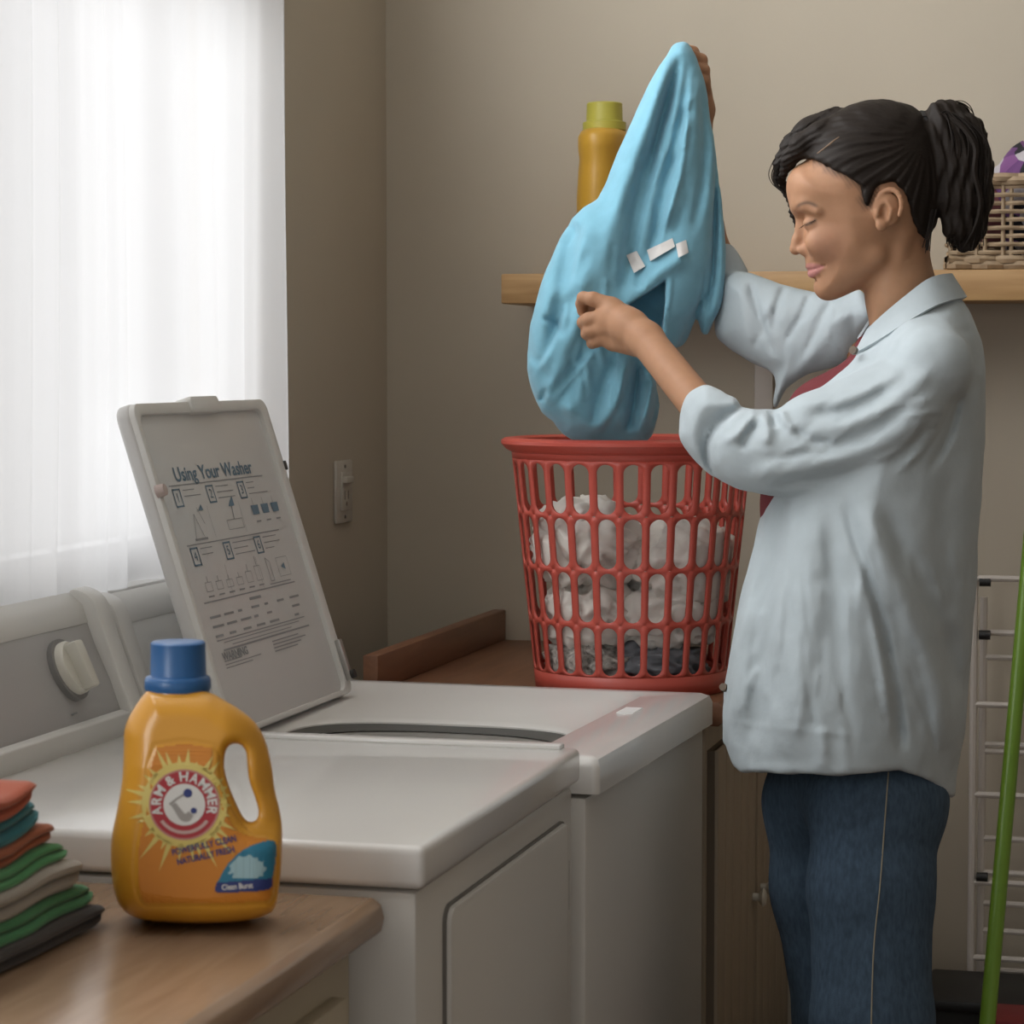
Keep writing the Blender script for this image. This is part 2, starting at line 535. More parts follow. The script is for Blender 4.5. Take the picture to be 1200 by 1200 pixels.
# sheer curtain on a rod
cur_m = mat('sheer_white_cotton', (0.88, 0.88, 0.89), 0.9, trans=(0.62, 0.10), spec=0.1)
cr = empty('curtain', (XL + 0.05, 3.0, WZ0))
tag(cr, 'sheer white curtain hanging in soft folds over the bright window', 'curtain')
Y0, Y1 = 1.62, 4.035
ny, nz = 420, 14
yy = np.linspace(Y0, Y1, ny); V = []
ph = np.cumsum(np.r_[0, np.abs(np.sin(np.arange(ny - 1) * 0.031) * 0.35 + 0.65)]) * (Y1 - Y0) / ny
fold = 0.016 * np.sin(ph * 33) + 0.009 * np.sin(ph * 61 + 1.0) + 0.004 * np.sin(ph * 117 + 2) + 0.002 * np.sin(ph * 203)
fold *= np.clip((Y1 - yy) / 0.05, 0.1, 1)
for k in range(nz):
    t = k / (nz - 1); z = 1.089 + t * 1.01
    a = 0.85 + 0.25 * np.sin(t * 3 + yy * 2)
    sh = 0.012 * np.sin(t * 2.2 + yy * 4) * np.clip((Y1 - yy) / 0.4, 0, 1)
    V.append(np.stack([XL + 0.034 + fold * 1.0 * a, yy + sh, np.full(ny, z)], 1))
V = np.concatenate(V)
q = np.array([(k * ny + i, k * ny + i + 1, (k + 1) * ny + i + 1, (k + 1) * ny + i) for k in range(nz - 1) for i in range(ny - 1)])
link('drape', np_mesh('drape', V, q), cur_m, cr, smooth=True)
o = MB().box(XL + 0.02, XL + 0.036, Y1 - 0.012, Y1 + 0.002, 1.089, 2.099).build('side_hem', cur_m, cr, bevel=0.003)
MB().tube([(XL + 0.028, Y0 - 0.05, 2.105), (XL + 0.028, Y1 + 0.06, 2.105)], 0.011, 10).build('curtain_rod', white_paint, cr, smooth=True)

# switch and outlet plate
pl = mat('almond_plastic', (0.50, 0.46, 0.40), 0.4)
pd = mat('outlet_slot_dark', (0.16, 0.14, 0.12), 0.5)
pe = on_x(400, 576, XL)
e = tag(empty('outlet_plate', (XL, pe[1], pe[2] - 0.057)), 'almond switch and outlet plate on the wall beside the curtain', 'outlet')
yc, zc = pe[1], pe[2]
MB().box(XL, XL + 0.007, yc - 0.046, yc + 0.046, zc - 0.057, zc + 0.057).build('plate', pl, e, bevel=0.003)
MB().box(XL + 0.007, XL + 0.010, yc - 0.026, yc + 0.026, zc - 0.034, zc + 0.036).build('insert', pl, e, bevel=0.0015)
sw = MB().box(XL + 0.008, XL + 0.018, yc - 0.020, yc + 0.020, zc + 0.016, zc + 0.028).build('toggle', pl, e, bevel=0.002)
for dy in (-0.010, 0.010):
    MB().box(XL + 0.0095, XL + 0.0105, yc + dy - 0.002, yc + dy + 0.002, zc - 0.014, zc + 0.002).build('slot', pd, e)
MB().tube([(XL + 0.0095, yc, zc - 0.022), (XL + 0.0107, yc, zc - 0.022)], 0.004, 10).build('ground_hole', pd, e)
for dz in (-0.046, 0.046):
    MB().tube([(XL + 0.006, yc, zc + dz), (XL + 0.0085, yc, zc + dz)], 0.0032, 10).build('screw', pd, e)
# ------------------------------------------------------------------ appliances
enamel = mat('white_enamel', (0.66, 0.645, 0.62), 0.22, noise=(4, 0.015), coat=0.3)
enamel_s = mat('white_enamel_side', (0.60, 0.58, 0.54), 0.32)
plast_w = mat('white_plastic', (0.64, 0.63, 0.60), 0.4)
panel_g = mat('console_grey', (0.40, 0.39, 0.38), 0.35)
dark_m = mat('dark_gap', (0.03, 0.028, 0.025), 0.6)
steel = mat('dull_steel', (0.45, 0.44, 0.42), 0.35, metal=0.8)
ink = mat('printed_ink_grey', (0.27, 0.275, 0.28), 0.6)
ink_b = mat('printed_ink_blue', (0.12, 0.19, 0.25), 0.6)
knob_m = mat('cream_knob', (0.60, 0.58, 0.51), 0.4)

def rr(x0, x1, y0, y1, r, n=6):
    """rounded rectangle outline"""
    out = []
    for cx, cy, a0 in ((x1 - r, y1 - r, 0), (x0 + r, y1 - r, 90), (x0 + r, y0 + r, 180), (x1 - r, y0 + r, 270)):
        for k in range(n + 1):
            a = math.radians(a0 + 90 * k / n); out.append((cx + r * math.cos(a), cy + r * math.sin(a)))
    return out

def console(e, y0, y1, xf, z0, printed):
    """control console along the back edge; leans back, curved end caps"""
    prof = [(xf, z0), (xf + 0.004, z0 + 0.030), (xf - 0.012, z0 + 0.075), (xf - 0.035, z0 + 0.125), (xf - 0.052, z0 + 0.170), (xf - 0.066, z0 + 0.184), (xf - 0.078, z0 + 0.172), (xf - 0.078, z0)]
    MB().prism([(x, z) for x, z in prof], 'y', y0 + 0.03, y1 - 0.03).build('console', panel_g if printed else plast_w, e, bevel=0.003)
    capp = [(x + (0.016 if i < 5 else 0.0), z + (0.012 if 3 <= i <= 6 else 0)) for i, (x, z) in enumerate(prof)]
    capp[-2] = (prof[-2][0], prof[-2][1] + 0.008)
    cpoly = [tuple(p) for p in catmull(capp[:7], 4)] + [capp[-1]]
    for a, c in ((y0, y0 + 0.045), (y1 - 0.045, y1)):
        MB().prism(cpoly, 'y', a, c).build('console_end_cap', plast_w, e, bevel=0.006)
    # top and bottom rails framing the panel
    MB().prism([(xf + 0.012, z0), (xf + 0.016, z0 + 0.034), (xf + 0.002, z0 + 0.038), (xf - 0.01, z0)], 'y', y0 + 0.04, y1 - 0.04).build('console_bottom_rail', plast_w, e, bevel=0.002)
    MB().prism([(xf - 0.043, z0 + 0.150), (xf - 0.052, z0 + 0.176), (xf - 0.072, z0 + 0.192), (xf - 0.072, z0 + 0.165)], 'y', y0 + 0.04, y1 - 0.04).build('console_top_rail', plast_w, e, bevel=0.003)
    n = Vector((0.9, 0, 0.42)).normalized(); up = Vector((-0.42, 0, 0.9)).normalized()
    return n, up

# dryer
DZ, DY0, DY1, DXF, DXB = 0.915, 2.465, 3.165, -0.742, -1.44
e = tag(empty('dryer', ((DXF + DXB) / 2, (DY0 + DY1) / 2, 0)), 'white clothes dryer with closed front door, between wooden counter and washer', 'dryer')
b = MB().box(DXB, DXF, DY0 + 0.004, DY1 - 0.003, 0.02, DZ - 0.048)
b.build('cabinet', enamel_s, e, bevel=0.008)
b = MB().box(DXB + 0.02, DXF - 0.03, DY0 + 0.03, DY1 - 0.03, 0, 0.02); b.build('base', dark_m, e)
MB().box(DXB, DXF + 0.010, DY0 - 0.004, DY1, DZ - 0.045, DZ).build('top_panel', enamel, e, bevel=0.009, seg=4)
MB().box(DXB + 0.06, DXF - 0.01, DY1 - 0.030, DY1 - 0.004, DZ - 0.002, DZ + 0.006).build('rear_lip', enamel, e, bevel=0.003)
dp = rr(2.5625, 3.1075, 0.20, 0.8325, 0.02)
MB().prism(dp, 'x', DXF - 0.012, DXF + 0.004).build('door_seam', mat('seam_shadow_grey', (0.16, 0.15, 0.135), 0.6), e)
door = MB().prism(rr(2.565, 3.105, 0.205, 0.83, 0.018), 'x', DXF - 0.01, DXF + 0.010).build('door', enamel_s, e, bevel=0.005)
MB().box(DXF - 0.002, DXF + 0.004, 3.116, 3.128, 0.712, 0.776).build('door_hinge_slot', dark_m, e, bevel=0.001)
n, up = console(e, 2.35, DY1 + 0.012, -1.352, DZ - 0.005, True)
kc = on_x(80, 785, -1.372)
kc = Vector(kc)
M = Matrix.Translation(kc) @ Matrix((( n.x, 0, up.x, 0), (0, 1, 0, 0), (n.z, 0, up.z, 0), (0, 0, 0, 1)))
b = MB(); b.tube([(-0.02, 0, 0), (0.0035, 0, 0)], 0.042, 28); b.build('knob_dial_ring', mat('grey_dial_ring', (0.22, 0.215, 0.21), 0.5), e, xf=M, smooth=True)
kn = MB().tube([(-0.02, 0, 0), (0.010, 0, 0), (0.014, 0, 0)], [0.036, 0.036, 0.033], 28).build('knob', knob_m, e, xf=M, smooth=True)
MB().prism([(-0.010, -0.034), (0.010, -0.034), (0.013, 0.030), (-0.013, 0.030)], 'x', 0.010, 0.030).build('knob_grip', knob_m, kn, bevel=0.004, xf=M)
for i, (du, dv, L) in enumerate(((132, 832, 0.022), (106, 842, 0.03), (88, 836, 0.012))):
    p = Vector(on_x(du, dv, -1.352))
    Mp = Matrix.Translation(p) @ Matrix((( n.x, 0, up.x, 0), (0, 1, 0, 0), (n.z, 0, up.z, 0), (0, 0, 0, 1)))
    MB().box(-0.004, 0.0006, -L / 2, L / 2, -0.0012, 0.0012).build('printed_line', ink, e, xf=Mp)

# washer (turned a little on the spot)
WZ, WA, WB_, WXF, WXB = 0.90, 3.18, 3.872, -0.722, -1.41
e = tag(empty('washer', ((WXF + WXB) / 2, (WA + WB_) / 2, 0)), 'white top-loading washer with its lid standing open against the window', 'washer')
Rw = Matrix.Translation((WXF, WA, 0)) @ Matrix.Rotation(math.radians(-2.2), 4, 'Z') @ Matrix.Translation((-WXF, -WA, 0))
MB().box(WXB, WXF - 0.006, WA, WB_, 0.02, WZ - 0.052).build('cabinet', enamel_s, e, bevel=0.008, xf=Rw)
MB().box(WXB + 0.02, WXF - 0.04, WA + 0.03, WB_ - 0.03, 0, 0.02).build('base', dark_m, e, xf=Rw)
# top panel with a recessed deck and a round-cornered tub opening
bm = bmesh.new()
def ring(pts, z): return [bm.verts.new((x, y, z)) for x, y in pts]
def oval(cx, cy, a, bq, p, nn):
    o_ = []
    for k in range(nn):
        t = 2 * PI * k / nn; c, s = math.cos(t), math.sin(t)
        o_.append((cx + a * abs(c) ** (2 / p) * (1 if c >= 0 else -1), cy + bq * abs(s) ** (2 / p) * (1 if s >= 0 else -1)))
    return o_
NN = 96
NC = 24
NN = 4 * NC
def sq(x0, x1, y0, y1, r):  # rounded rectangle, a fixed number of points per corner, side points included
    return rr(x0, x1, y0, y1, r, NC - 1)
def oval(cx, cy, a, bq, p, nn, _ref=None):
    # superellipse: corner k of rr() spans k*90..(k+1)*90 degrees
    o_ = []
    for k in range(nn):
        t = math.radians((k // NC) * 90 + 90 * (k % NC) / (NC - 1)) if False else 2 * PI * (k + 0.5) / nn
        c, s = math.cos(t), math.sin(t)
        o_.append((cx + a * abs(c) ** (2 / p) * (1 if c >= 0 else -1), cy + bq * abs(s) ** (2 / p) * (1 if s >= 0 else -1)))
    return o_
rs = [ring(sq(WXB, WXF + 0.010, WA, WB_, 0.01), WZ - 0.048), ring(sq(WXB, WXF + 0.010, WA, WB_, 0.01), WZ - 0.014),
      ring(sq(WXB + 0.004, WXF + 0.006, WA + 0.004, WB_ - 0.004, 0.01), WZ - 0.004), ring(sq(WXB + 0.014, WXF - 0.004, WA + 0.012, WB_ - 0.012, 0.01), WZ),
      ring(sq(WXB + 0.10, WXF - 0.085, WA + 0.035, WB_ - 0.045, 0.05), WZ), ring(sq(WXB + 0.106, WXF - 0.091, WA + 0.041, WB_ - 0.051, 0.05), WZ - 0.006),
      ring(oval(-1.015, 3.375, 0.215, 0.150, 2.8, NN), WZ - 0.008), ring(oval(-1.015, 3.375, 0.205, 0.140, 2.8, NN), WZ - 0.014), ring(oval(-1.015, 3.375, 0.203, 0.138, 2.8, NN), WZ - 0.05)]
for a, c in zip(rs[:-1], rs[1:]):
    for k in range(NN):
        bm.faces.new((a[k], a[(k + 1) % NN], c[(k + 1) % NN], c[k]))
bmesh.ops.recalc_face_normals(bm, faces=bm.faces)
bmesh.ops.transform(bm, matrix=Rw, verts=bm.verts)
me = bpy.data.meshes.new('top_panel'); bm.to_mesh(me); bm.free()
link('top_panel', me, enamel, e, smooth=True); me.set_sharp_from_angle(angle=0.8)
bm = bmesh.new()
t1 = ring(oval(-1.015, 3.375, 0.24, 0.175, 2.4, NN), WZ - 0.022); t2 = ring(oval(-1.015, 3.375, 0.19, 0.128, 2.4, NN), WZ - 0.026); t3 = ring(oval(-1.015, 3.375, 0.20, 0.14, 2.4, NN), WZ - 0.35)
for a, c in ((t2, t3),):
    for k in range(NN): bm.faces.new((a[k], a[(k + 1) % NN], c[(k + 1) % NN], c[k]))
bm.faces.new(t3)
for v_ in t1: bm.verts.remove(v_)
bmesh.ops.transform(bm, matrix=Rw, verts=bm.verts)
me = bpy.data.meshes.new('tub'); bm.to_mesh(me); bm.free(); link('tub', me, steel, e, smooth=True)
me.set_sharp_from_angle(angle=0.8)
bm = bmesh.new()
t1 = ring(oval(-1.015, 3.375, 0.212, 0.147, 2.8, NN), WZ - 0.013); t2 = ring(oval(-1.015, 3.375, 0.188, 0.126, 2.5, NN), WZ - 0.024)
for k in range(NN): bm.faces.new((t1[k], t1[(k + 1) % NN], t2[(k + 1) % NN], t2[k]))
bmesh.ops.transform(bm, matrix=Rw, verts=bm.verts); me = bpy.data.meshes.new('tub_gap_shade'); bm.to_mesh(me); bm.free()
link('tub_gap_shade', me, mat('gap_shade_grey', (0.07, 0.068, 0.06), 0.6), e, smooth=True)  # dark ring stands in for the shade in the gap round the tub
sp = MB().box(WXF - 0.075, WXF - 0.050, 3.60, 3.66, WZ - 0.001, WZ + 0.001).build('deck_highlight', mat('highlight_white', (0.85, 0.85, 0.84), 0.4), e, xf=Rw)  # white patch stands in for a light reflection on the deck
console(e, WA + 0.02, WB_, -1.354, WZ - 0.004, False)

# the open lid: local axes along the hinge (y), up the lid (q), out of its inner face (n)
LH = Vector((-1.222, 0, 0.900)); LT = Vector((-1.366, 0, 1.352)); LY0, LY1 = 3.205, 3.728
q_ = (LT - LH); LL = q_.length; q_.normalize(); nn_ = Vector((q_.z, 0, -q_.x))
ML = Matrix(((0, q_.x, nn_.x, LH.x), (1, 0, 0, 0), (0, q_.z, nn_.z, LH.z), (0, 0, 0, 1)))
def lidm(): return ML
lid = MB().prism(rr(LY0, LY1, 0.0, LL, 0.022), 'z', -0.026, -0.004).build('lid', mat('lid_enamel', (0.56, 0.55, 0.535), 0.3), e, bevel=0.006, xf=ML, seg=3)
# raised border round the inner face
bo = rr(LY0 + 0.002, LY1 - 0.002, 0.002, LL - 0.002, 0.02, 6); bi = rr(LY0 + 0.016, LY1 - 0.030, 0.010, LL - 0.018, 0.016, 6)
bm = MB(); k_ = len(bo)
V = [(y, z, -0.006) for y, z in bo] + [(y, z, 0.003) for y, z in bo] + [(y, z, 0.003) for y, z in bi] + [(y, z, -0.006) for y, z in bi]
F = [(r_ * k_ + i, r_ * k_ + (i + 1) % k_, (r_ + 1) * k_ + (i + 1) % k_, (r_ + 1) * k_ + i) for r_ in range(3) for i in range(k_)]
bm.add(V, F).build('lid_rim', plast_w, lid, bevel=0.002, xf=ML)
MB().prism(rr(3.41, 3.52, LL - 0.020, LL + 0.005, 0.008), 'z', -0.020, 0.008).build('lid_handle', plast_w, lid, bevel=0.004, xf=ML)
MB().tube([(LY0 + 0.006, LL * 0.735, 0.0), (LY0 + 0.006, LL * 0.735, 0.012)], [0.010, 0.008], 14).build('bumper', mat('bumper_pinkish', (0.45, 0.36, 0.33), 0.5), lid, xf=ML, smooth=True)
MB().box(LY1 - 0.006, LY1 + 0.006, LL * 0.755, LL * 0.785, -0.008, 0.004).build('latch', dark_m, lid, xf=ML, bevel=0.001)
MB().box(LY1 - 0.022, LY1 - 0.010, 0.020, 0.085, 0.002, 0.012).build('hinge_arm', steel, lid, xf=ML, bevel=0.002)
MB().tube([(LY1 - 0.016, 0.028, 0.012), (LY1 - 0.016, 0.028, 0.018)], 0.007, 12).build('hinge_screw', dark_m, lid, xf=ML)

# printing on the lid: sheet coordinates s (0..1 across), t (0..1 up)
def lid_xy(s, t): return (LY0 + 0.02 + s * (LY1 - LY0 - 0.055), 0.012 + t * (LL - 0.03))
PR = MB(); PB = MB()
def bar(mb, s0, t0, s1, t1, th):
    a = Vector(lid_xy(s0, t0)); c = Vector(lid_xy(s1, t1)); d = (c - a); n2 = Vector((-d.y, d.x)).normalized() * th / 2
    mb.add([(a.x - n2.x, a.y - n2.y, 0), (c.x - n2.x, c.y - n2.y, 0), (c.x + n2.x, c.y + n2.y, 0), (a.x + n2.x, a.y + n2.y, 0)], [(0, 1, 2, 3)])
def txt(mb, s, t, string, size, sx=1.0, bold=0.0, align='CENTER'):
    Vt, Ft = text_mesh(string, size, align, bold); x, y = lid_xy(s, t)
    mb.add([(x + p[0] * sx, y + p[1], 0) for p in Vt], Ft)
txt(PB, 0.47, 0.735, 'Using Your Washer', 0.036, 1.05, 0.0006)
bar(PR, 0.08, 0.695, 0.87, 0.695, 0.0022); bar(PR, 0.08, 0.455, 0.87, 0.455, 0.002); bar(PR, 0.08, 0.225, 0.87, 0.225, 0.0024)
rnd = random.Random(3)
for row, (tb, nums) in enumerate(((0.645, '123'), (0.408, '456'))):
    for k in range(3):
        s = 0.125 + 0.265 * k
        x, y = lid_xy(s, tb); hw, hh, t_ = 0.014, 0.0165, 0.003
        for (x0, x1, y0, y1) in ((x - hw, x + hw, y - hh, y - hh + t_), (x - hw, x + hw, y + hh - t_, y + hh), (x - hw, x - hw + t_, y - hh, y + hh), (x + hw - t_, x + hw, y - hh, y + hh)):
            PB.add([(x0, y0, 0), (x1, y0, 0), (x1, y1, 0), (x0, y1, 0)], [(0, 1, 2, 3)])
        txt(PB, s, tb, nums[k], 0.024, 1.0)
        for j in range(2 + (k > 0)):
            bar(PR, s + 0.05, tb + 0.028 - 0.024 * j, s + 0.05 + rnd.uniform(0.06, 0.19), tb + 0.028 - 0.024 * j, 0.0016)
        if k < 2: bar(PR, s + 0.20, 0.47 - 0.24 * row, s + 0.20, 0.60 - 0.24 * row, 0.0007)
def outline(mb, pts, th=0.0012):
    for (a, c) in zip(pts[:-1], pts[1:]): bar(mb, a[0], a[1], c[0], c[1], th)
# little drawings
outline(PR, [(0.17, 0.475), (0.205, 0.575), (0.24, 0.475), (0.17, 0.475)]); bar(PR, 0.16, 0.472, 0.26, 0.472, 0.004); outline(PR, [(0.24, 0.60), (0.27, 0.53)])
PB.add([(*lid_xy(0.25, 0.585), 0), (*lid_xy(0.29, 0.585), 0), (*lid_xy(0.28, 0.61), 0)], [(0, 1, 2)])
outline(PR, [(0.45, 0.49), (0.45, 0.53), (0.58, 0.53), (0.58, 0.49), (0.45, 0.49)]); bar(PR, 0.515, 0.53, 0.525, 0.585, 0.003)
PB.add([(*lid_xy(0.50, 0.585), 0), (*lid_xy(0.55, 0.585), 0), (*lid_xy(0.55, 0.625), 0), (*lid_xy(0.52, 0.605), 0)], [(0, 1, 2, 3)])
for k in range(3):
    s = 0.69 + 0.09 * k
    PB.add([(*lid_xy(s, 0.535), 0), (*lid_xy(s + 0.055, 0.535), 0), (*lid_xy(s + 0.06, 0.575), 0), (*lid_xy(s - 0.005, 0.575), 0)], [(0, 1, 2, 3)])
    outline(PR, [(s + 0.02, 0.575), (s + 0.02, 0.605)]); bar(PR, s + 0.01, 0.505, s + 0.05, 0.505, 0.003)
for k in range(6):
    s = 0.13 + 0.085 * k; hgt = (0.06, 0.055, 0.05, 0.05, 0.075, 0.1)[k]
    outline(PR, [(s, 0.265), (s + 0.05, 0.265), (s + 0.05, 0.265 + hgt * 0.6), (s, 0.265 + hgt * 0.6), (s, 0.265)], 0.001)
    outline(PR, [(s + 0.025, 0.265 + hgt * 0.6), (s + 0.025, 0.265 + hgt)], 0.0016); bar(PR, s, 0.245, s + 0.045, 0.245, 0.0028)
outline(PR, [(0.76, 0.26), (0.86, 0.26), (0.86, 0.34), (0.76, 0.34), (0.76, 0.26)], 0.001)
PB.add([(*lid_xy(0.79, 0.30), 0), (*lid_xy(0.825, 0.315), 0), (*lid_xy(0.825, 0.285), 0)], [(0, 1, 2)])
outline(PR, [(0.67, 0.25), (0.70, 0.25), (0.70, 0.33), (0.67, 0.35), (0.67, 0.25)], 0.0014)
bar(PR, 0.65, 0.238, 0.84, 0.238, 0.002)
bar(PR, 0.44, 0.200, 0.54, 0.200, 0.005)
for r_ in range(3):
    for k in range(7):
        if rnd.random() < 0.93: bar(PR, 0.09 + 0.115 * k, 0.165 - 0.038 * r_, 0.09 + 0.115 * k + rnd.uniform(0.03, 0.095), 0.165 - 0.038 * r_, 0.0042)
bar(PR, 0.09, 0.072, 0.86, 0.072, 0.002); bar(PR, 0.14, 0.060, 0.80, 0.060, 0.0016); bar(PR, 0.20, 0.045, 0.72, 0.045, 0.0016); bar(PR, 0.12, 0.031, 0.88, 0.031, 0.0032)
txt(PR, 0.20, 0.005, 'WARNING', 0.020, 1.0, 0.0006)
for k, L in enumerate((0.24, 0.3, 0.25, 0.21)): bar(PR, 0.52, 0.010 - 0.014 * k, 0.52 + L, 0.010 - 0.014 * k, 0.0022)
for k, L in enumerate((0.14, 0.3, 0.22)): bar(PR, 0.10, -0.012 - 0.013 * k, 0.10 + L, -0.012 - 0.013 * k, 0.0016)
# the sheet sits above the lid's lower third
MS = ML @ Matrix.Translation((0, 0.098, -0.0032)) @ Matrix.Scale(0.80, 4, Vector((0, 1, 0)))
PR.build('instruction_print', ink, lid, xf=MS)['kind'] = 'stuff'; PB.build('instruction_heading', ink_b, lid, xf=MS)['kind'] = 'stuff'
# ------------------------------------------------------------------ counters and cabinets
oak = wood('oiled_oak_top', (0.32, 0.205, 0.125), (0.39, 0.26, 0.165), 5, (9, 1, 9), 0.22)
oak2 = wood('reddish_wood', (0.17, 0.075, 0.04), (0.24, 0.11, 0.055), 5, (9, 1, 9), 0.45)
cream = mat('cream_cabinet_paint', (0.46, 0.40, 0.29), 0.5, noise=(6, 0.03))
beige = mat('beige_cabinet_paint', (0.36, 0.29, 0.21), 0.55, noise=(5, 0.05, (6, 6, 1)))

# near counter with bullnose edge
NXF, NY_ = -0.772, 2.452
e = tag(empty('near_base_cabinet', (-1.1, 1.9, 0)), 'cream base cabinet below the counter that carries the detergent bottle', 'cabinet')
e.name = 'base_cabinet'
MB().box(-1.44, NXF - 0.035, 1.25, NY_ - 0.004, 0.08, 0.822).build('body', cream, e, bevel=0.003)
MB().box(-1.44, NXF - 0.09, 1.25, NY_ - 0.02, 0, 0.08).build('plinth', dark_m, e)
for y0, y1 in ((1.27, 1.83), (1.85, 2.39)):
    d = MB().box(NXF - 0.036, NXF - 0.018, y0, y1, 0.12, 0.775).build('door', cream, e, bevel=0.003)
    MB().box(NXF - 0.02, NXF - 0.012, y0 + 0.07, y1 - 0.07, 0.19, 0.705).build('door_panel', cream, d, bevel=0.006)
    yk = y1 - 0.035 if y0 < 1.5 else y0 + 0.035
    MB().tube([(NXF - 0.02, yk, 0.60), (NXF - 0.006, yk, 0.60), (NXF + 0.004, yk, 0.60)], [0.006, 0.007, 0.014], 12).build('knob', knob_m, d, smooth=True)
prof = [(-1.455, 0.822), (NXF - 0.012, 0.822), (NXF - 0.003, 0.828), (NXF, 0.842), (NXF - 0.003, 0.855), (NXF - 0.012, 0.862), (-1.455, 0.862)]
o = MB().prism(prof, 'y', 1.2, NY_ + 0.004).build('countertop', oak, None, bevel=0.002)
tag(recentre(o), 'oiled wooden countertop with rounded edge under the yellow detergent bottle', 'countertop')

# far counter beyond the washer
FXF, FY0 = -0.676, 3.905
prof = [(-1.262, 0.842), (FXF - 0.008, 0.842), (FXF, 0.850), (FXF, 0.872), (FXF - 0.008, 0.88), (-1.262, 0.88)]
e = tag(empty('countertop', (-0.97, 4.3, 0.842)), 'brown wooden countertop with upstand carrying the red laundry basket', 'countertop')
MB().prism(prof, 'y', FY0, YB - 0.002).build('board', oak2, e, bevel=0.002)
MB().box(-1.262, -1.236, 3.90, YB - 0.002, 0.88, 0.938).build('upstand', oak2, e, bevel=0.003)
e = tag(empty('base_cabinet', (-0.97, 4.3, 0)), 'beige plank-fronted base cabinet below the red laundry basket', 'cabinet')
cx = FXF - 0.03
MB().box(-1.25, cx, FY0 + 0.01, YB - 0.004, 0.08, 0.842).build('body', beige, e, bevel=0.003)
MB().box(-1.25, cx - 0.05, FY0 + 0.02, YB - 0.01, 0, 0.08).build('plinth', dark_m, e)
for y0, y1, ky in ((3.93, 4.305, 4.275), (4.325, 4.69, 4.36)):
    d = MB().box(cx, cx + 0.012, y0, y1, 0.11, 0.80).build('door', mat('brown_groove_paint', (0.15, 0.115, 0.08), 0.6), e)
    nb_ = 5; wd = (y1 - y0) / nb_
    for k in range(nb_):
        MB().box(cx + 0.006, cx + 0.018, y0 + k * wd + 0.002, y0 + (k + 1) * wd - 0.002, 0.11, 0.80).build('plank', beige, d, bevel=0.003)
    MB().tube([(cx + 0.015, ky, 0.50), (cx + 0.028, ky, 0.50), (cx + 0.036, ky, 0.50), (cx + 0.040, ky, 0.50)], [0.007, 0.007, 0.016, 0.012], 14).build('knob', knob_m, d, smooth=True)

# wall shelf
shw = wood('pine_shelf', (0.36, 0.20, 0.075), (0.52, 0.32, 0.14), 4, (1, 12, 12), 0.5)
SY = YB - 0.22
s0 = on_y(587, 338, SY); SHZ1 = on_y(587, 321, SY)[2]; SHZ0 = on_y(587, 356, SY)[2]
e = tag(empty('wall_shelf', (0.2, YB - 0.11, SHZ0)), 'long pine shelf board fixed to the back wall behind the woman', 'shelf')
MB().box(s0[0], 1.55, SY, YB - 0.002, SHZ0, SHZ1).build('board', shw, e, bevel=0.003)
brm = mat('pale_bracket_paint', (0.55, 0.50, 0.45), 0.5)
bx = on_y(896, 440, YB)[0]
for x in (bx, 0.75):
    br = MB().box(x - 0.017, x + 0.017, YB - 0.012, YB - 0.001, 1.20, SHZ0).build('bracket', brm, e, bevel=0.002)
    MB().box(x - 0.017, x + 0.017, SY + 0.03, YB - 0.001, SHZ0 - 0.012, SHZ0).build('bracket_arm', brm, br, bevel=0.002)
# ------------------------------------------------------------------ laundry basket and what is in it
red_m = mat('red_plastic', (0.52, 0.085, 0.06), 0.38, noise=(8, 0.04))
BX, BY, BZ = -0.853, 4.045, 0.880
RB, RT, BH = 0.152, 0.193, 0.398
BZ += 0.0015
def rad(z): return RB + (RT - RB) * min(max((z - BZ) / BH, 0), 1)
e = tag(empty('laundry_basket', (BX, BY, BZ)), 'round red plastic laundry basket with rows of slots on the countertop', 'laundry basket')
NS = 28
rows = [(0.036, 0.112), (0.120, 0.198), (0.205, 0.283), (0.290, 0.368)]
zs = [0.0] + [0.5 * (rows[i][1] + rows[i + 1][0]) for i in range(3)]
bounds = [(0.033, zs[1]), (zs[1], zs[2]), (zs[2], zs[3]), (zs[3], 0.373)]
bm = bmesh.new()
def vput(a, z, off=0.0):
    r_ = rad(BZ + z) + off
    return bm.verts.new((BX + r_ * math.cos(a), BY + r_ * math.sin(a), BZ + z))
pit = 2 * PI / NS
NP = 28
for (z0, z1), (b0, b1) in zip(rows, bounds):
    for k in range(NS):
        ac = k * pit
        hw = 0.355 * pit                              # slot half width, radians
        rm = rad(BZ + (z0 + z1) / 2); hwm = hw * rm
        zc_, hz = (z0 + z1) / 2, (z1 - z0) / 2
        ins, outs = [], []
        for j in range(NP):
            t = 2 * PI * (j + 0.5) / NP
            c, s = math.cos(t), math.sin(t)
            # stadium point
            ix = hwm * c; iz = (hz - hwm) * (1 if s > 0 else -1) + hwm * s
            # boundary point of the cell on the same side
            X_, Z_ = pit / 2 * rm, (b1 - b0) / 2; zb = (b0 + b1) / 2
            sc = min(X_ / abs(c) if abs(c) > 1e-6 else 1e9, Z_ / abs(s) if abs(s) > 1e-6 else 1e9)
            dx, dz = ix / hwm, iz / hz
            m_ = max(abs(dx), abs(dz))
            ox, oz = dx / m_ * X_, zb + dz / m_ * Z_
            ins.append(vput(ac + ix / rm, zc_ + iz)); outs.append(vput(ac + ox / rm, oz))
        # corners of the cell
        for j in range(NP):
            j2 = (j + 1) % NP
            pa, pb = outs[j].co, outs[j2].co
            bm.faces.new((ins[j], ins[j2], outs[j2], outs[j]))
bmesh.ops.remove_doubles(bm, verts=bm.verts, dist=0.0004)
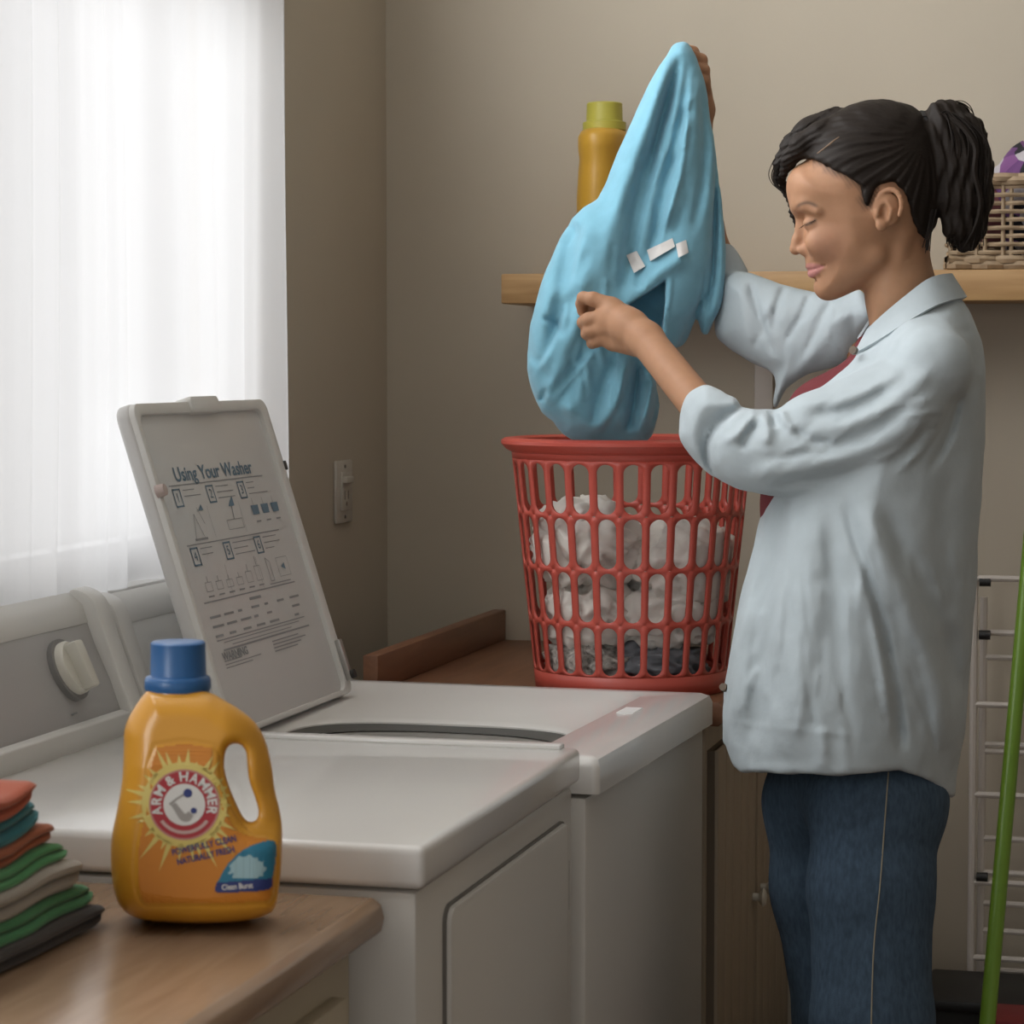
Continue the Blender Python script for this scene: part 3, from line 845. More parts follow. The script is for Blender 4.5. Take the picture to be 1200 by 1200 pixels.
# plain bands below and above the slots
def band(za, zb_, n=NS * 4, off=(0, 0)):
    A = [vput(2 * PI * i / n, za, off[0]) for i in range(n)]; B_ = [vput(2 * PI * i / n, zb_, off[1]) for i in range(n)]
    for i in range(n): bm.faces.new((A[i], A[(i + 1) % n], B_[(i + 1) % n], B_[i]))
band(0.0, 0.0335); band(0.3725, 0.394)
n = NS * 4; c0v = [vput(2 * PI * i / n, 0.004, -0.002) for i in range(n)]; bm.faces.new(c0v)
bmesh.ops.recalc_face_normals(bm, faces=bm.faces)
me = bpy.data.meshes.new('basket_wall'); bm.to_mesh(me); bm.free()
o = link('basket_wall', me, red_m, e, smooth=True); me.set_sharp_from_angle(angle=0.6)
sm = o.modifiers.new('thickness', 'SOLIDIFY'); sm.thickness = 0.0035; sm.offset = 0
prof = [(-0.003, -0.020), (0.000, -0.020), (0.010, -0.014), (0.017, -0.006), (0.017, -0.001), (0.011, 0.003), (0.000, 0.004), (-0.006, 0.0), (-0.006, -0.018)]
V = []; F = []; n = 96; k_ = len(prof)
for i in range(n):
    a = 2 * PI * i / n
    for dr, dz in prof: V.append((BX + (RT + dr) * math.cos(a), BY + (RT + dr) * math.sin(a), BZ + BH + 0.004 + dz))
for i in range(n):
    for j in range(k_): F.append((i * k_ + j, ((i + 1) % n) * k_ + j, ((i + 1) % n) * k_ + (j + 1) % k_, i * k_ + (j + 1) % k_))
MB().add(V, F).build('rim', red_m, e, smooth=True, bevel=0.0)

# crumpled laundry inside
wht = mat('white_cotton_laundry', (0.74, 0.71, 0.66), 0.9, bump=(300, 0.1), spec=0.2)
greyc = mat('grey_blue_cloth', (0.20, 0.21, 0.23), 0.9, spec=0.2)
dots = mat('white_patterned_cloth', (0.42, 0.40, 0.37), 0.9, noise=(130, 0.6), spec=0.2)
def crumple(name, c, r, seed, material, amp=0.34):
    bm = bmesh.new(); bmesh.ops.create_icosphere(bm, subdivisions=5, radius=1.0)
    so = Vector((seed * 7.1, seed * 3.3, seed * 1.7))
    for v in bm.verts:
        d = v.co.copy()
        q = d * 1.5 + so
        q2 = q + mnoise.noise_vector(q * 1.2) * 0.7
        n1 = 1 - abs(mnoise.noise(q2 * 1.3)) * 2.0; n2 = 1 - abs(mnoise.noise(q2 * 2.9 + Vector((3, 1, 2)))) * 2.0; n3 = 1 - abs(mnoise.noise(q2 * 6.1)) * 2
        n4 = mnoise.noise(q2 * 2.2 + Vector((7, 7, 7)))
        h = 1 + amp * (0.62 * n1 + 0.40 * n4 + 0.22 * n2 - 0.38)
        p = Vector((c[0] + d.x * r[0] * h, c[1] + d.y * r[1] * h, c[2] + d.z * r[2] * h))
        p.z = max(p.z, BZ + 0.010)
        dx, dy = p.x - BX, p.y - BY; rr_ = math.hypot(dx, dy); mx_ = rad(p.z) - 0.007
        if rr_ > mx_: p.x = BX + dx / rr_ * mx_; p.y = BY + dy / rr_ * mx_
        v.co = p
    me = bpy.data.meshes.new(name); bm.to_mesh(me); bm.free()
    return recentre(link(name, me, material, None, smooth=True))
fx, fy = -CF[0], -CF[1]                              # towards the viewer, on the floor
rx, ry = CR[0], CR[1]
def bp(r_, f_, z): return (BX + rx * r_ + fx * f_, BY + ry * r_ + fy * f_, BZ + z)
lst = [('crumpled_shirt', (-0.075, 0.055, 0.235), (0.085, 0.085, 0.075), wht, 'crumpled white garment heaped highest at the left in the red basket'),
       ('crumpled_shirt', (0.085, 0.050, 0.205), (0.095, 0.085, 0.070), wht, 'crumpled white garment bunched in the red basket next to the person'),
       ('crumpled_shirt', (0.0, -0.06, 0.19), (0.11, 0.08, 0.07), wht, 'crumpled white garment at the far inside of the red basket'),
       ('crumpled_shirt', (-0.065, 0.055, 0.125), (0.075, 0.08, 0.060), wht, 'white garment squeezed against the slots midway down the red basket'),
       ('crumpled_shirt', (0.055, 0.065, 0.120), (0.085, 0.075, 0.055), wht, 'creased white garment with dark hollow below it midway down the basket'),
       ('crumpled_towel', (-0.060, 0.055, 0.048), (0.075, 0.075, 0.045), dots, 'speckled off-white cloth at the bottom of the red basket'),
       ('crumpled_towel', (0.040, 0.060, 0.045), (0.080, 0.075, 0.042), greyc, 'grey blue cloth lying at the bottom of the red basket'),
       ('crumpled_shirt', (0.0, -0.05, 0.075), (0.11, 0.085, 0.07), wht, 'white garment at the bottom of the red basket behind the grey cloth')]
for i, (nm, (a, c, z), r, m_, lb) in enumerate(lst):
    tag(crumple(nm, bp(a, c, z), r, i + 1, m_), lb, 'laundry', 'laundry in the red basket')

# ------------------------------------------------------------------ the blue garment she holds up
GC = 3.955
blue_m = mat('sky_blue_fleece', (0.20, 0.44, 0.56), 0.9, noise=(40, 0.06), bump=(700, 0.12), sheen=0.25, spec=0.15)
ge = tag(empty('blue_garment', k1(705, 511, GC + 0.05)), 'light blue garment with white tags held up above the red laundry basket', 'garment')
main_r = polyr([(797, 49), (806, 50), (817, 67), (826, 97), (832, 138), (838, 185), (836, 240), (832, 300), (826, 330), (815, 360), (800, 392), (792, 408), (780, 416), (772, 425), (768, 447), (773, 475), (768, 500), (758, 516), (730, 522), (705, 522), (680, 519), (661, 509), (648, 494), (634, 483), (624, 460), (617, 432), (619, 400), (626, 362), (636, 330), (647, 301), (657, 280), (667, 266), (670, 256), (684, 244), (701, 233), (716, 200), (734, 159), (750, 128), (763, 105), (778, 74), (788, 54)], 60, 1.5, 2)
tail_r = polyr([(832, 138), (840, 197), (846, 250), (849, 313), (846, 345), (838, 370), (830, 391), (822, 390), (816, 372), (806, 398), (795, 408), (780, 402), (774, 380), (778, 345), (790, 318), (806, 300), (818, 250), (826, 190)], 60, 1.5, 2)
fold_g = Raster(600, 860, 40, 530, 1.5)
for pts, a, s in (
    ([(795, 70), (775, 140), (752, 210), (738, 280), (728, 345)], -13, 7), ([(788, 66), (762, 130), (735, 200), (715, 270), (700, 340)], 9, 13),
    ([(806, 70), (800, 130), (785, 200), (770, 270), (755, 310)], -6, 6), ([(815, 90), (812, 150), (800, 210), (782, 270)], 7, 9), ([(802, 66), (788, 140), (766, 220), (750, 290)], 6, 8),
    ([(822, 100), (826, 160), (822, 220), (812, 270)], -5, 6),
    ([(700, 236), (690, 290), (678, 350)], 6, 14), ([(672, 258), (665, 300), (655, 350), (648, 400)], -5, 9), ([(690, 290), (672, 340), (664, 400)], -4, 7),
    ([(684, 360), (668, 400), (652, 440), (640, 475)], 6, 9), ([(650, 330), (640, 380), (632, 430)], 5, 10), ([(636, 372), (650, 378), (660, 395)], -4, 4),
    ([(700, 410), (680, 450), (668, 490)], 7, 10), ([(690, 410), (664, 440), (645, 465)], -5, 6), ([(722, 416), (708, 450), (695, 500)], -7, 7), ([(738, 420), (730, 460), (718, 505)], 6, 7),
    ([(748, 420), (744, 460), (736, 505)], -10, 5), ([(758, 430), (760, 460), (752, 500)], 7, 6), ([(770, 440), (768, 470), (762, 500)], -4, 4), ([(655, 470), (680, 490), (700, 505)], 4, 8),
    ([(640, 455), (636, 465), (634, 470)], -5, 3), ([(745, 345), (765, 325), (785, 312), (806, 298)], 7, 9), ([(740, 300), (750, 318), (748, 340)], -6, 6)):
    fold_g.ridge(pts, a * 1.35, s)
rw = random.Random(4)
for k in range(46):
    v0 = rw.uniform(110, 470); t_ = (v0 - 50) / 460; u0 = rw.uniform(785 - 150 * t_, 825 - 60 * t_); L = rw.uniform(20, 55); a_ = 1.95 - 0.5 * t_ + rw.uniform(-0.25, 0.25)
    fold_g.ridge([(u0, v0), (u0 + L * 0.5 * math.cos(a_) + rw.uniform(-2, 2), v0 + L * 0.5 * math.sin(a_)), (u0 + L * math.cos(a_), v0 + L * math.sin(a_))], rw.choice((-1, 1)) * rw.uniform(1.2, 3), rw.uniform(2.5, 5))
fold_g.step([(798, 62), (781, 105), (763, 180), (749, 250), (739, 297), (730, 340)], 9, 3, 26)
fold_g.step([(812, 80), (808, 130), (803, 188), (790, 240), (777, 280)], 6, 2.5, 16)
fold_g.step([(738, 415), (731, 450), (722, 480), (700, 510)], 9, 2.5, 20)
fold_g.step([(764, 440), (758, 470), (746, 508)], -6, 2.5, 14)
fold_g.step([(664, 352), (655, 385), (641, 415), (630, 432)], -7, 2.5, 18)
fold_g.step([(684, 262), (676, 300), (668, 345)], -5, 3, 16)
fold_g.step([(700, 412), (676, 440), (652, 468)], 5, 3, 14)
fold_t2 = Raster(760, 860, 130, 420, 1.5)
for pts, a, s in (([(832, 150), (836, 230), (834, 310), (826, 370)], -7, 4), ([(840, 200), (845, 270), (844, 330), (834, 380)], 6, 7), ([(806, 310), (812, 340), (802, 380)], 6, 8), ([(820, 310), (822, 345), (814, 372)], -8, 4), ([(790, 325), (788, 360), (792, 395)], -5, 4), ([(830, 345), (824, 352), (818, 360)], -4, 3)):
    fold_t2.ridge(pts, a * 1.3, s)
neck_r = polyr([(736, 359), (752, 347), (766, 338), (780, 328), (780, 350), (777, 376), (776, 398), (764, 385), (750, 370)], 40, 1.0, 1)
fold_t2.step([(831, 150), (834, 205), (835, 260), (833, 322), (826, 360)], 5, 2, 12)
def garment(p):
    u, v, w_ = p
    sh = np.interp(v, [50, 100, 370, 480, 515], [26, 20, 0, 30, 45]).astype(f32)
    R = np.interp(v, [50, 150, 300, 500], [20, 34, 42, 46]).astype(f32)
    a = inflate(main_r(u, v), w_ - sh, R) - fold_g(u, v) * np.clip((sh - w_) / 14, -0.3, 1)
    sh2 = sh + 18
    b_ = inflate(tail_r(u, v), w_ - sh2, 26) - fold_t2(u, v) * np.clip((sh2 - w_) / 12, -0.3, 1)
    d = smin(a, b_, 5)
    # the shadowed neck opening
    d = smax(d, -np.maximum(neck_r(u, v), w_ - 14 + (u - 740) * 0.25), 5)
    return d + vnoise(p, 17, 5) * 1.1 + vnoise(p, 7, 2) * 0.3
px_object('cloth', garment, (604, 36, -75), (864, 534, 110), 2.4, GC, blue_m, ge, extra=14)
tagw = mat('white_care_tag', (0.66, 0.64, 0.62), 0.7, bump=(400, 0.1))
def gw(u, v):
    ws = np.linspace(-80, 90, 200).astype(f32); d = garment([np.full(200, u, f32), np.full(200, v, f32), ws])
    return float(ws[np.argmax(d < 0)]) if (d < 0).any() else 0.0
for quad, lift in ((((734, 299), (746, 294), (756, 312), (743, 320)), 5), (((758, 293), (788, 279), (791, 289), (762, 306)), 4), (((792, 286), (804, 281), (807, 296), (795, 302)), 4)):
    q = quad; ws = [gw(*c) for c in q]; V = []
    for i in range(5):
        for j in range(5):
            s_, t_ = i / 4, j / 4
            u = (q[0][0] * (1 - s_) + q[1][0] * s_) * (1 - t_) + (q[3][0] * (1 - s_) + q[2][0] * s_) * t_
            v = (q[0][1] * (1 - s_) + q[1][1] * s_) * (1 - t_) + (q[3][1] * (1 - s_) + q[2][1] * s_) * t_
            w_ = min(gw(u, v), sum(ws) / 4 + 6) - 1.5 - lift * math.sin(s_ * PI) * 0.4 - lift * t_ * 0.5
            V.append((u, v, w_))
    V = np.array(V); a = K(V[:, 0], V[:, 1], GC + V[:, 2] * GC / FPX); b_ = K(V[:, 0], V[:, 1], GC + (V[:, 2] + 1.0) * GC / FPX)
    F = []
    for i in range(4):
        for j in range(4):
            F.append((i * 5 + j, (i + 1) * 5 + j, (i + 1) * 5 + j + 1, i * 5 + j + 1)); F.append(tuple(25 + x for x in (i * 5 + j, i * 5 + j + 1, (i + 1) * 5 + j + 1, (i + 1) * 5 + j)))
    rim = [i * 5 for i in range(5)] + [20 + j for j in range(1, 5)] + [i * 5 + 4 for i in (3, 2, 1, 0)] + [3, 2, 1]
    for i in range(16): F.append((rim[i], rim[(i + 1) % 16], 25 + rim[(i + 1) % 16], 25 + rim[i]))
    MB().add(np.concatenate([a, b_]), F).build('care_tag', tagw, ge, smooth=True)
# ------------------------------------------------------------------ the woman
PC = 3.65                                            # depth of her mid plane
skin_m = mat('warm_brown_skin', (0.36, 0.20, 0.12), 0.58, spec=0.3, vcol=True, sss=0.12, noise=(60, 0.04), bump=(900, 0.04))
hair_m = mat('dark_brown_hair', (0.015, 0.0105, 0.008), 0.62, bump=(60, 0.2, (1, 1, 4)), spec=0.18)
shirt_m = mat('pale_blue_chambray', (0.44, 0.50, 0.53), 0.85, noise=(18, 0.05), bump=(38, 0.35), sheen=0.1, spec=0.2)
tee_m = mat('maroon_cotton', (0.16, 0.035, 0.04), 0.9, spec=0.2)
jean_m = mat('blue_denim', (0.058, 0.092, 0.135), 0.9, noise=(160, 0.22, (1, 1, 0.4)), bump=(900, 0.25), spec=0.2)
person = tag(empty('person', K(np.array(1000), np.array(1575), np.array(PC)) * np.array([1, 1, 0])),
             'woman in an open pale blue shirt and jeans lifting a blue garment over the basket', 'person')

# ---- head, neck, arms and hands: one distance field
face_pts = [(946, 186), (931, 196), (923, 209), (921.5, 224), (925, 240), (930, 250), (937, 262), (941, 276), (943, 290), (943.5, 300), (943.5, 307), (947, 313), (950, 317.5), (951, 322), (955, 328), (957, 335), (959, 342), (966, 348), (978, 348), (998, 342), (1015, 335), (1036, 322), (1052, 305), (1075, 285), (1092, 262), (1101, 230), (1102, 196), (1092, 165), (1070, 142), (1040, 129), (1008, 128), (975, 142), (955, 165)]
head_r = polyr(face_pts, 70, 1.0)
def head_field(p):
    u, v, w_ = p
    d2 = head_r(u, v)
    Rf = np.interp(v, [150, 215, 255, 290, 310, 348], [66, 63, 53, 41, 33, 28]); Rb = np.interp(v, [150, 215, 255, 300, 325, 348], [66, 66, 63, 55, 46, 36])
    tb = np.clip((u - 955) / 50, 0, 1); R = (Rf + (Rb - Rf) * tb * tb * (3 - 2 * tb)).astype(f32)
    d = inflate(d2, w_, R)
    A = np.abs(w_)
    q = [u, v, A]
    # jaw angle and cheek
    d = smin(d, cap(q, (972, 334, 6), (1028, 300, 40), 12.5, 10), 18)
    d = smin(d, ell(q, (968, 284, 33), (24, 17, 17)), 16)
    # eye socket, eyeball behind a lowered lid
    d = smax(d, -ell(q, (936, 262, 27), (12, 10, 14)), 12)
    d = smin(d, ell(q, (953, 262, 28), (12, 10, 13)), 5)
    d = smin(d, chain(q, [(934, 245, 7, 5), (936, 241, 20, 6), (945, 240, 36, 6), (958, 247, 48, 4)], 6), 9)
    # nose
    nose = chain(q, [(938, 256, 0, 4.5), (938, 268, 0, 5.2), (935, 281, 0, 6.0), (932.5, 291.5, 0, 7.4)], 6)
    nose = smin(nose, ell(q, (943, 293, 9), (8.5, 6.4, 6)), 5)
    d = smin(d, nose, 7)
    d = smax(d, -chain(q, [(946, 285, 13.5, 1.0), (951.5, 290, 16.5, 1.3), (950, 298, 15, 1.0)], 1), 3.5)
    d = smax(d, -ell(q, (936.5, 299.5, 5.0), (4.5, 2.4, 2.6)), 2)
    # lips
    d = smax(d, -cap(q, (943, 305, 0), (945, 300, 0), 1.5, 1.5), 3)
    up = chain(q, [(947.5, 312.5, 0, 3.6), (950, 311.5, 9, 4.2), (957, 311.5, 20, 4.0), (965, 311.5, 26.5, 2.4)], 3)
    lo_ = chain(q, [(950.5, 321, 0, 4.4), (953, 320.5, 10, 4.8), (959, 317.8, 20.5, 4.0), (965, 313.5, 26, 2.2)], 3)
    d = smin(d, up, 4); d = smin(d, lo_, 4)
    d = smax(d, -chain(q, [(944, 317.0, 0, 1.1), (949, 316.5, 14, 1.1), (957, 314.5, 25, 1.1), (968, 310.5, 31, 1.6)], 1), 1.6)
    d = smax(d, -cap(q, (953.5, 329, 0), (957, 328, 12), 1.5, 1), 6)
    d = smin(d, sph(q, (968, 337, 0), 11), 8)
    return d
def ear_field(p):
    q = [p[0], p[1], np.abs(p[2])]
    t = np.radians(np.arange(-165, 120, 20)); pts = []
    for a in t:
        pts.append((1041 + 15.5 * math.sin(a) + 2.5 * math.cos(a), 243 - 21 * math.cos(a), 72 + 6 * math.sin(a), 3.0))
    d = chain(q, pts, 2)
    d = smin(d, ell(q, (1041, 245, 68), (14, 20, 5)), 2.5)
    d = smax(d, -ell(q, (1036.5, 249, 76), (7.5, 11, 9)), 2.5)
    d = smax(d, -chain(q, [(1034, 231, 77, 3.5), (1043, 231, 78, 4), (1048, 242, 79, 4), (1048, 254, 79, 3)], 2), 2)
    d = smin(d, chain(q, [(1040, 236, 71, 2.2), (1045, 245, 72, 2.6), (1042, 257, 72, 2.6)], 2), 2)
    d = smin(d, ell(q, (1033, 264, 69), (7, 7, 5)), 3)
    d = smin(d, ell(q, (1028, 250, 69.5), (3.4, 5.5, 4.5)), 3)
    d = smin(d, ell(q, (1046, 246, 60), (10, 18, 10)), 5)
    return d
def neck_field(p):
    d = cap(p, (1050, 262, 0), (1056, 345, 0), 37, 38)
    d = smin(d, cap(p, (1056, 345, 0), (1066, 430, 0), 38, 44), 20)
    q = [p[0], p[1], np.abs(p[2])]
    d = smin(d, cap(q, (1060, 275, 38), (1028, 385, 12), 9, 8), 10)
    d = smin(d, cap(q, (1072, 420, 0), (1086, 446, 100), 34, 28), 24)      # shoulders under the shirt
    return d
# near (left) arm
NEAR_ARM = [(1086, 450, -96, 30), (985, 505, -96, 28), (880, 528, -72, 26), (850, 514, -44, 24), (757, 398, 118, 20.5)]
def flat_cap(p, a, b, ra, rb, k):
    """capsule flattened along depth"""
    w0 = (a[2] + b[2]) / 2
    return cap([p[0], p[1], w0 + (p[2] - w0) * k], a, b, ra, rb)
def hand_field(p):
    d = chain(p, [(757, 398, 118, 20), (738, 384, 140, 21), (722, 374, 156, 20)], 10)
    # knuckle row of the back of the hand
    d = smin(d, chain(p, [(716, 360, 163, 11.5), (712, 373, 162, 12), (711, 386, 163, 11.5), (713, 397, 166, 10)], 8), 12)
    d = smin(d, cap(p, (745, 405, 135), (720, 402, 160), 13, 10), 10)
    for ch in (
        [(714, 357.5, 160, 10), (695, 350.5, 165, 8.4), (683.5, 349, 172, 7.2), (681, 356, 180, 6.4), (682, 365, 185, 5.8)],   # index
        [(710, 371, 158, 10), (690, 374.5, 165, 8.4), (684, 378, 178, 7.6), (694, 381, 194, 7.0)],                              # middle
        [(708, 384, 158, 9.6), (692, 388, 166, 8.0), (688, 391, 178, 7.2), (698, 391, 194, 6.6)],                              # ring
        [(710, 396, 162, 8.6), (698, 400, 170, 7.2), (694, 402, 182, 6.4), (704, 400, 196, 6)],                                # little
    ):
        d = smin(d, chain(p, ch, 3), 3.5)
    th = chain(p, [(738, 372, 168, 13), (716, 360, 182, 10.5), (697, 360, 190, 8.2), (685, 365, 192, 7.0)], 4)               # thumb, behind
    return smin(d, th, 4)
FAR_ARM = [(1050, 455, 110, 20), (985, 390, 208, 17), (880, 362, 276, 20), (854, 335, 290, 18), (840, 300, 304, 16), (824, 210, 318, 14.5), (818, 145, 320, 14), (819, 124, 320, 14.5)]
def far_hand(p):
    d = chain(p, [(823, 128, 314, 15.5), (818, 108, 312, 15), (815, 88, 308, 14.5)], 6)
    for ch in ([(820, 80, 312, 7.5), (812, 61, 308, 7), (799, 56, 298, 6.2), (793, 66, 290, 5.6)],
               [(823, 88, 308, 7.5), (822, 70, 300, 7), (810, 64, 290, 6.4), (800, 74, 286, 5.8)],
               [(826, 96, 304, 7.2), (825, 82, 294, 6.8), (812, 78, 284, 6.2), (803, 86, 283, 5.6)],
               [(827, 104, 302, 6.6), (825, 95, 290, 6.2), (813, 92, 282, 5.6), (806, 97, 282, 5.2)],
               [(812, 112, 314, 8), (800, 98, 314, 7), (796, 84, 308, 6.4)]):
        d = smin(d, chain(p, ch, 3), 3.5)
    return d
def head_all(p):
    d = smin(head_field(p), neck_field(p), 10)
    return smin(d, ear_field(p), 4)
def arm_all(p):
    return smin(chain(p, NEAR_ARM, 14), hand_field(p), 10)
def farm_all(p):
    return smin(chain(p, FAR_ARM, 14), far_hand(p), 8)
def torso_core(p):
    d = neck_field(p)
    d = smin(d, chain(p, [(1064, 480, 0, 60), (1045, 560, 0, 72), (1035, 700, 0, 72), (1030, 850, 0, 76), (1020, 930, 0, 66)], 30), 20)
    d = smin(d, chain(p, [(1028, 930, -52, 46), (1024, 1270, -56, 42), (1022, 1500, -60, 34), (1010, 1555, -60, 28)], 20), 30)
    d = smin(d, chain(p, [(985, 930, 58, 46), (1000, 1270, 66, 42), (1000, 1500, 70, 34), (990, 1555, 70, 28)], 20), 30)
    d = smin(d, chain(p, NEAR_ARM[:4], 14), 20); d = smin(d, chain(p, FAR_ARM[:4], 14), 20)
    return d
cap_r = polyr([(946, 186), (936, 178), (938, 160), (962, 143), (985, 127), (1013, 119), (1052, 121), (1080, 132), (1098, 160), (1106, 200), (1104, 240), (1096, 268), (1084, 288), (1078, 276), (1070, 258), (1064, 236), (1056, 220), (1042, 213), (1026, 222), (1018, 240), (1012, 236), (1008, 218), (992, 206), (975, 199), (962, 190)], 60, 1.2)
lip_r = polyr([(944, 311), (948, 308.5), (953, 308.5), (966, 311.2), (962, 318), (957, 323), (951, 326), (946, 323)], 20, 0.7)
brow_r = Raster(920, 975, 225, 260, 0.7).ridge([(932, 244.5), (938, 239.5), (946, 237.5), (953, 239.5), (960, 243.5)], 1, 2.2)
lash_r = Raster(925, 975, 245, 275, 0.5).ridge([(942, 264.2), (948, 262.5), (953, 259.8), (957.5, 256.5)], 1, 1.5)
scalp_r = Raster(920, 1120, 120, 300, 1.5)
def skin_color(V):
    u, v, w_ = V
    n = len(u); base = np.tile(np.array([[0.38, 0.20, 0.112]]), (n, 1))
    head = np.abs(w_) < 90
    lip = np.clip(-lip_r(u, v) / 1.6 + 0.3, 0, 1) * (np.abs(w_) < 36) * (u < 970) * (v > 300)
    base += lip[:, None] * (np.array([[0.40, 0.17, 0.15]]) - base)
    ch = np.exp(-((u - 968) ** 2 + (v - 288) ** 2) / 22 ** 2) * head * 0.35
    base += ch[:, None] * (np.array([[0.42, 0.20, 0.14]]) - base)
    br = np.clip(brow_r(u, v), 0, 1) * 0.75 * (u < 972) * (v < 262) * (v > 226)
    base += br[:, None] * (np.array([[0.05, 0.03, 0.022]]) - base)
    hl = np.clip(1 - cap_r(u, v) / (10 + 6 * vnoise([u, v, w_], 6, 2)), 0, 1) * (v < 262) * (v > 180) * (u > 952) * (u < 1030) * (w_ < 0) * (w_ > -68)
    hl = hl * (0.75 + 0.25 * np.sin(u * 1.3 - v * 0.9))
    base += (hl * 0.85)[:, None] * (np.array([[0.05, 0.032, 0.024]]) - base)
    la = np.clip(lash_r(u, v), 0, 1) * 0.95 * (u < 972) * (v > 250) * (v < 270) * head
    base += la[:, None] * (np.array([[0.02, 0.012, 0.01]]) - base)
    return base
parts = []
for fn, lo, hi, h in ((head_all, (905, 120, -85), (1120, 372, 85), 1.7), (arm_all, (668, 332, -40), (840, 512, 215), 1.7),
                      (farm_all, (780, 40, 225), (890, 372, 350), 2.2), (torso_core, (830, 300, -190), (1150, 1590, 330), 8.0)):
    V, F = mesh_sdf(fn, lo, hi, h)
    parts.append((V, F))
off = 0; VV = []; FF = []
for V, F in parts: VV.append(V); FF.append(F + off); off += len(V)
VV = np.concatenate(VV); FF = np.concatenate(FF)[:, ::-1]
me = np_mesh('body', K(VV[:, 0], VV[:, 1], PC + VV[:, 2] * PC / FPX), FF)
put_color(me, skin_color([VV[:, i] for i in range(3)]))
link('body', me, skin_m, person, smooth=True)
def arm_mid(p): return chain(p, NEAR_ARM, 14)

# ---- overshirt
torso_r = polyr([(1040, 372), (1075, 352), (1105, 345), (1128, 352), (1143, 380), (1152, 410), (1156, 450), (1154, 520), (1149, 600), (1143, 700), (1137, 780), (1131, 850), (1123, 900), (1117, 960), (1112, 1090), (1000, 1100), (870, 1090), (858, 960), (853, 900), (848, 868), (847, 840), (850, 800), (858, 750), (868, 700), (882, 640), (898, 585), (915, 530), (930, 490), (950, 455), (975, 430), (1005, 405)], 80, 2.0)
sleeve_r = polyr([(1088, 402), (1050, 418), (1010, 434), (965, 452), (930, 466), (912, 478), (900, 479), (884, 479), (862, 476), (842, 484), (826, 500), (820, 522), (826, 546), (840, 560), (866, 574), (900, 581), (940, 585), (985, 585), (1030, 577), (1065, 560), (1090, 530), (1112, 485), (1121, 445), (1113, 412)], 80, 1.5)
cuff_r = polyr([(797, 516), (795, 500), (799, 476), (808, 460), (826, 451), (842, 456), (853, 463), (862, 467), (868, 477), (859, 483), (843, 495), (833, 507), (827, 524), (830, 546), (837, 559), (816, 541)], 60, 1.5)
farsl_r = polyr([(848, 326), (870, 318), (905, 329), (945, 341), (985, 345), (1008, 341), (1019, 358), (1020, 374), (1008, 394), (994, 421), (966, 434), (940, 442), (922, 456), (910, 480), (904, 470), (907, 440), (880, 425), (846, 402), (838, 385), (842, 350)], 60, 1.5)
fcuff_r = polyr([(828, 284), (850, 285), (864, 296), (880, 328), (846, 346), (826, 332), (818, 300)], 50, 1.5)
fold_t = Raster(830, 1170, 330, 950, 2.0)
for pts, a, s in (
    ([(990, 586), (1008, 650), (1030, 720), (1046, 790), (1054, 850), (1056, 880)], -10, 7),
    ([(1012, 588), (1040, 660), (1075, 740), (1098, 810), (1108, 880)], 9, 15),
    ([(1000, 620), (1020, 700), (1036, 780), (1044, 850)], 7, 8),
    ([(1030, 590), (1068, 660), (1105, 740), (1122, 820)], -6, 12),
    ([(950, 590), (945, 680), (938, 780), (925, 890)], 7, 18),
    ([(912, 600), (900, 700), (890, 800), (885, 880)], -5, 14),
    ([(975, 590), (978, 680), (985, 780), (990, 880)], -4, 12),
    ([(930, 595), (918, 680), (908, 770)], 4, 9),
    ([(880, 700), (868, 780), (862, 850)], 4, 10),
    ([(962, 850), (964, 905)], 4, 10),
    ([(1120, 500), (1105, 600), (1110, 720), (1118, 820)], -4, 16),
    ([(850, 845), (900, 852), (960, 858), (1010, 862)], 0.6, 3),
    ([(868, 898), (940, 902), (1000, 900), (1054, 895)], 0.6, 2.5),
    ([(1060, 372), (1090, 400), (1112, 432)], 3, 9), ([(1130, 370), (1142, 410), (1148, 450)], 2.5, 8),
    ([(1072, 380), (1110, 392), (1140, 385)], -2, 5),
    ([(1120, 420), (1124, 460), (1112, 510), (1090, 550)], -6, 5)):
    fold_t.ridge(pts, a * 1.35, s)
fold_s = Raster(780, 1170, 380, 620, 1.5)
for pts, a, s in (
    ([(848, 518), (866, 507), (878, 493), (886, 480)], 6, 6), ([(870, 528), (876, 510), (886, 496)], -6, 5), ([(897, 522), (899, 502), (893, 483)], 5, 7), ([(909, 502), (907, 489), (902, 480)], -6, 5),
    ([(916, 480), (920, 493), (934, 506)], 5, 5), ([(925, 500), (950, 515), (978, 521)], -5, 6), ([(870, 560), (930, 549), (1000, 530), (1060, 500), (1100, 455)], 6, 14),
    ([(960, 505), (1010, 492), (1055, 465), (1088, 432)], 5, 11), ([(930, 472), (975, 470), (1020, 456), (1060, 430)], 4, 9), ([(950, 486), (1000, 478), (1046, 452)], -5, 6),
    ([(890, 538), (950, 532), (1010, 512), (1060, 482)], -4, 7), ([(900, 568), (950, 562), (1010, 556), (1060, 530), (1090, 490)], -5, 7), ([(950, 578), (1000, 574), (1045, 560), (1080, 528)], 4, 6),
    ([(1020, 546), (1058, 524), (1086, 486)], 3, 5), ([(1112, 420), (1121, 450), (1112, 485), (1095, 522), (1070, 556)], -3.5, 3),
    ([(868, 478), (846, 492), (834, 507), (828, 525), (831, 546), (840, 561)], -8, 3)):
    fold_s.ridge(pts, a * 1.3, s)
fold_f = Raster(820, 1040, 280, 490, 1.5)
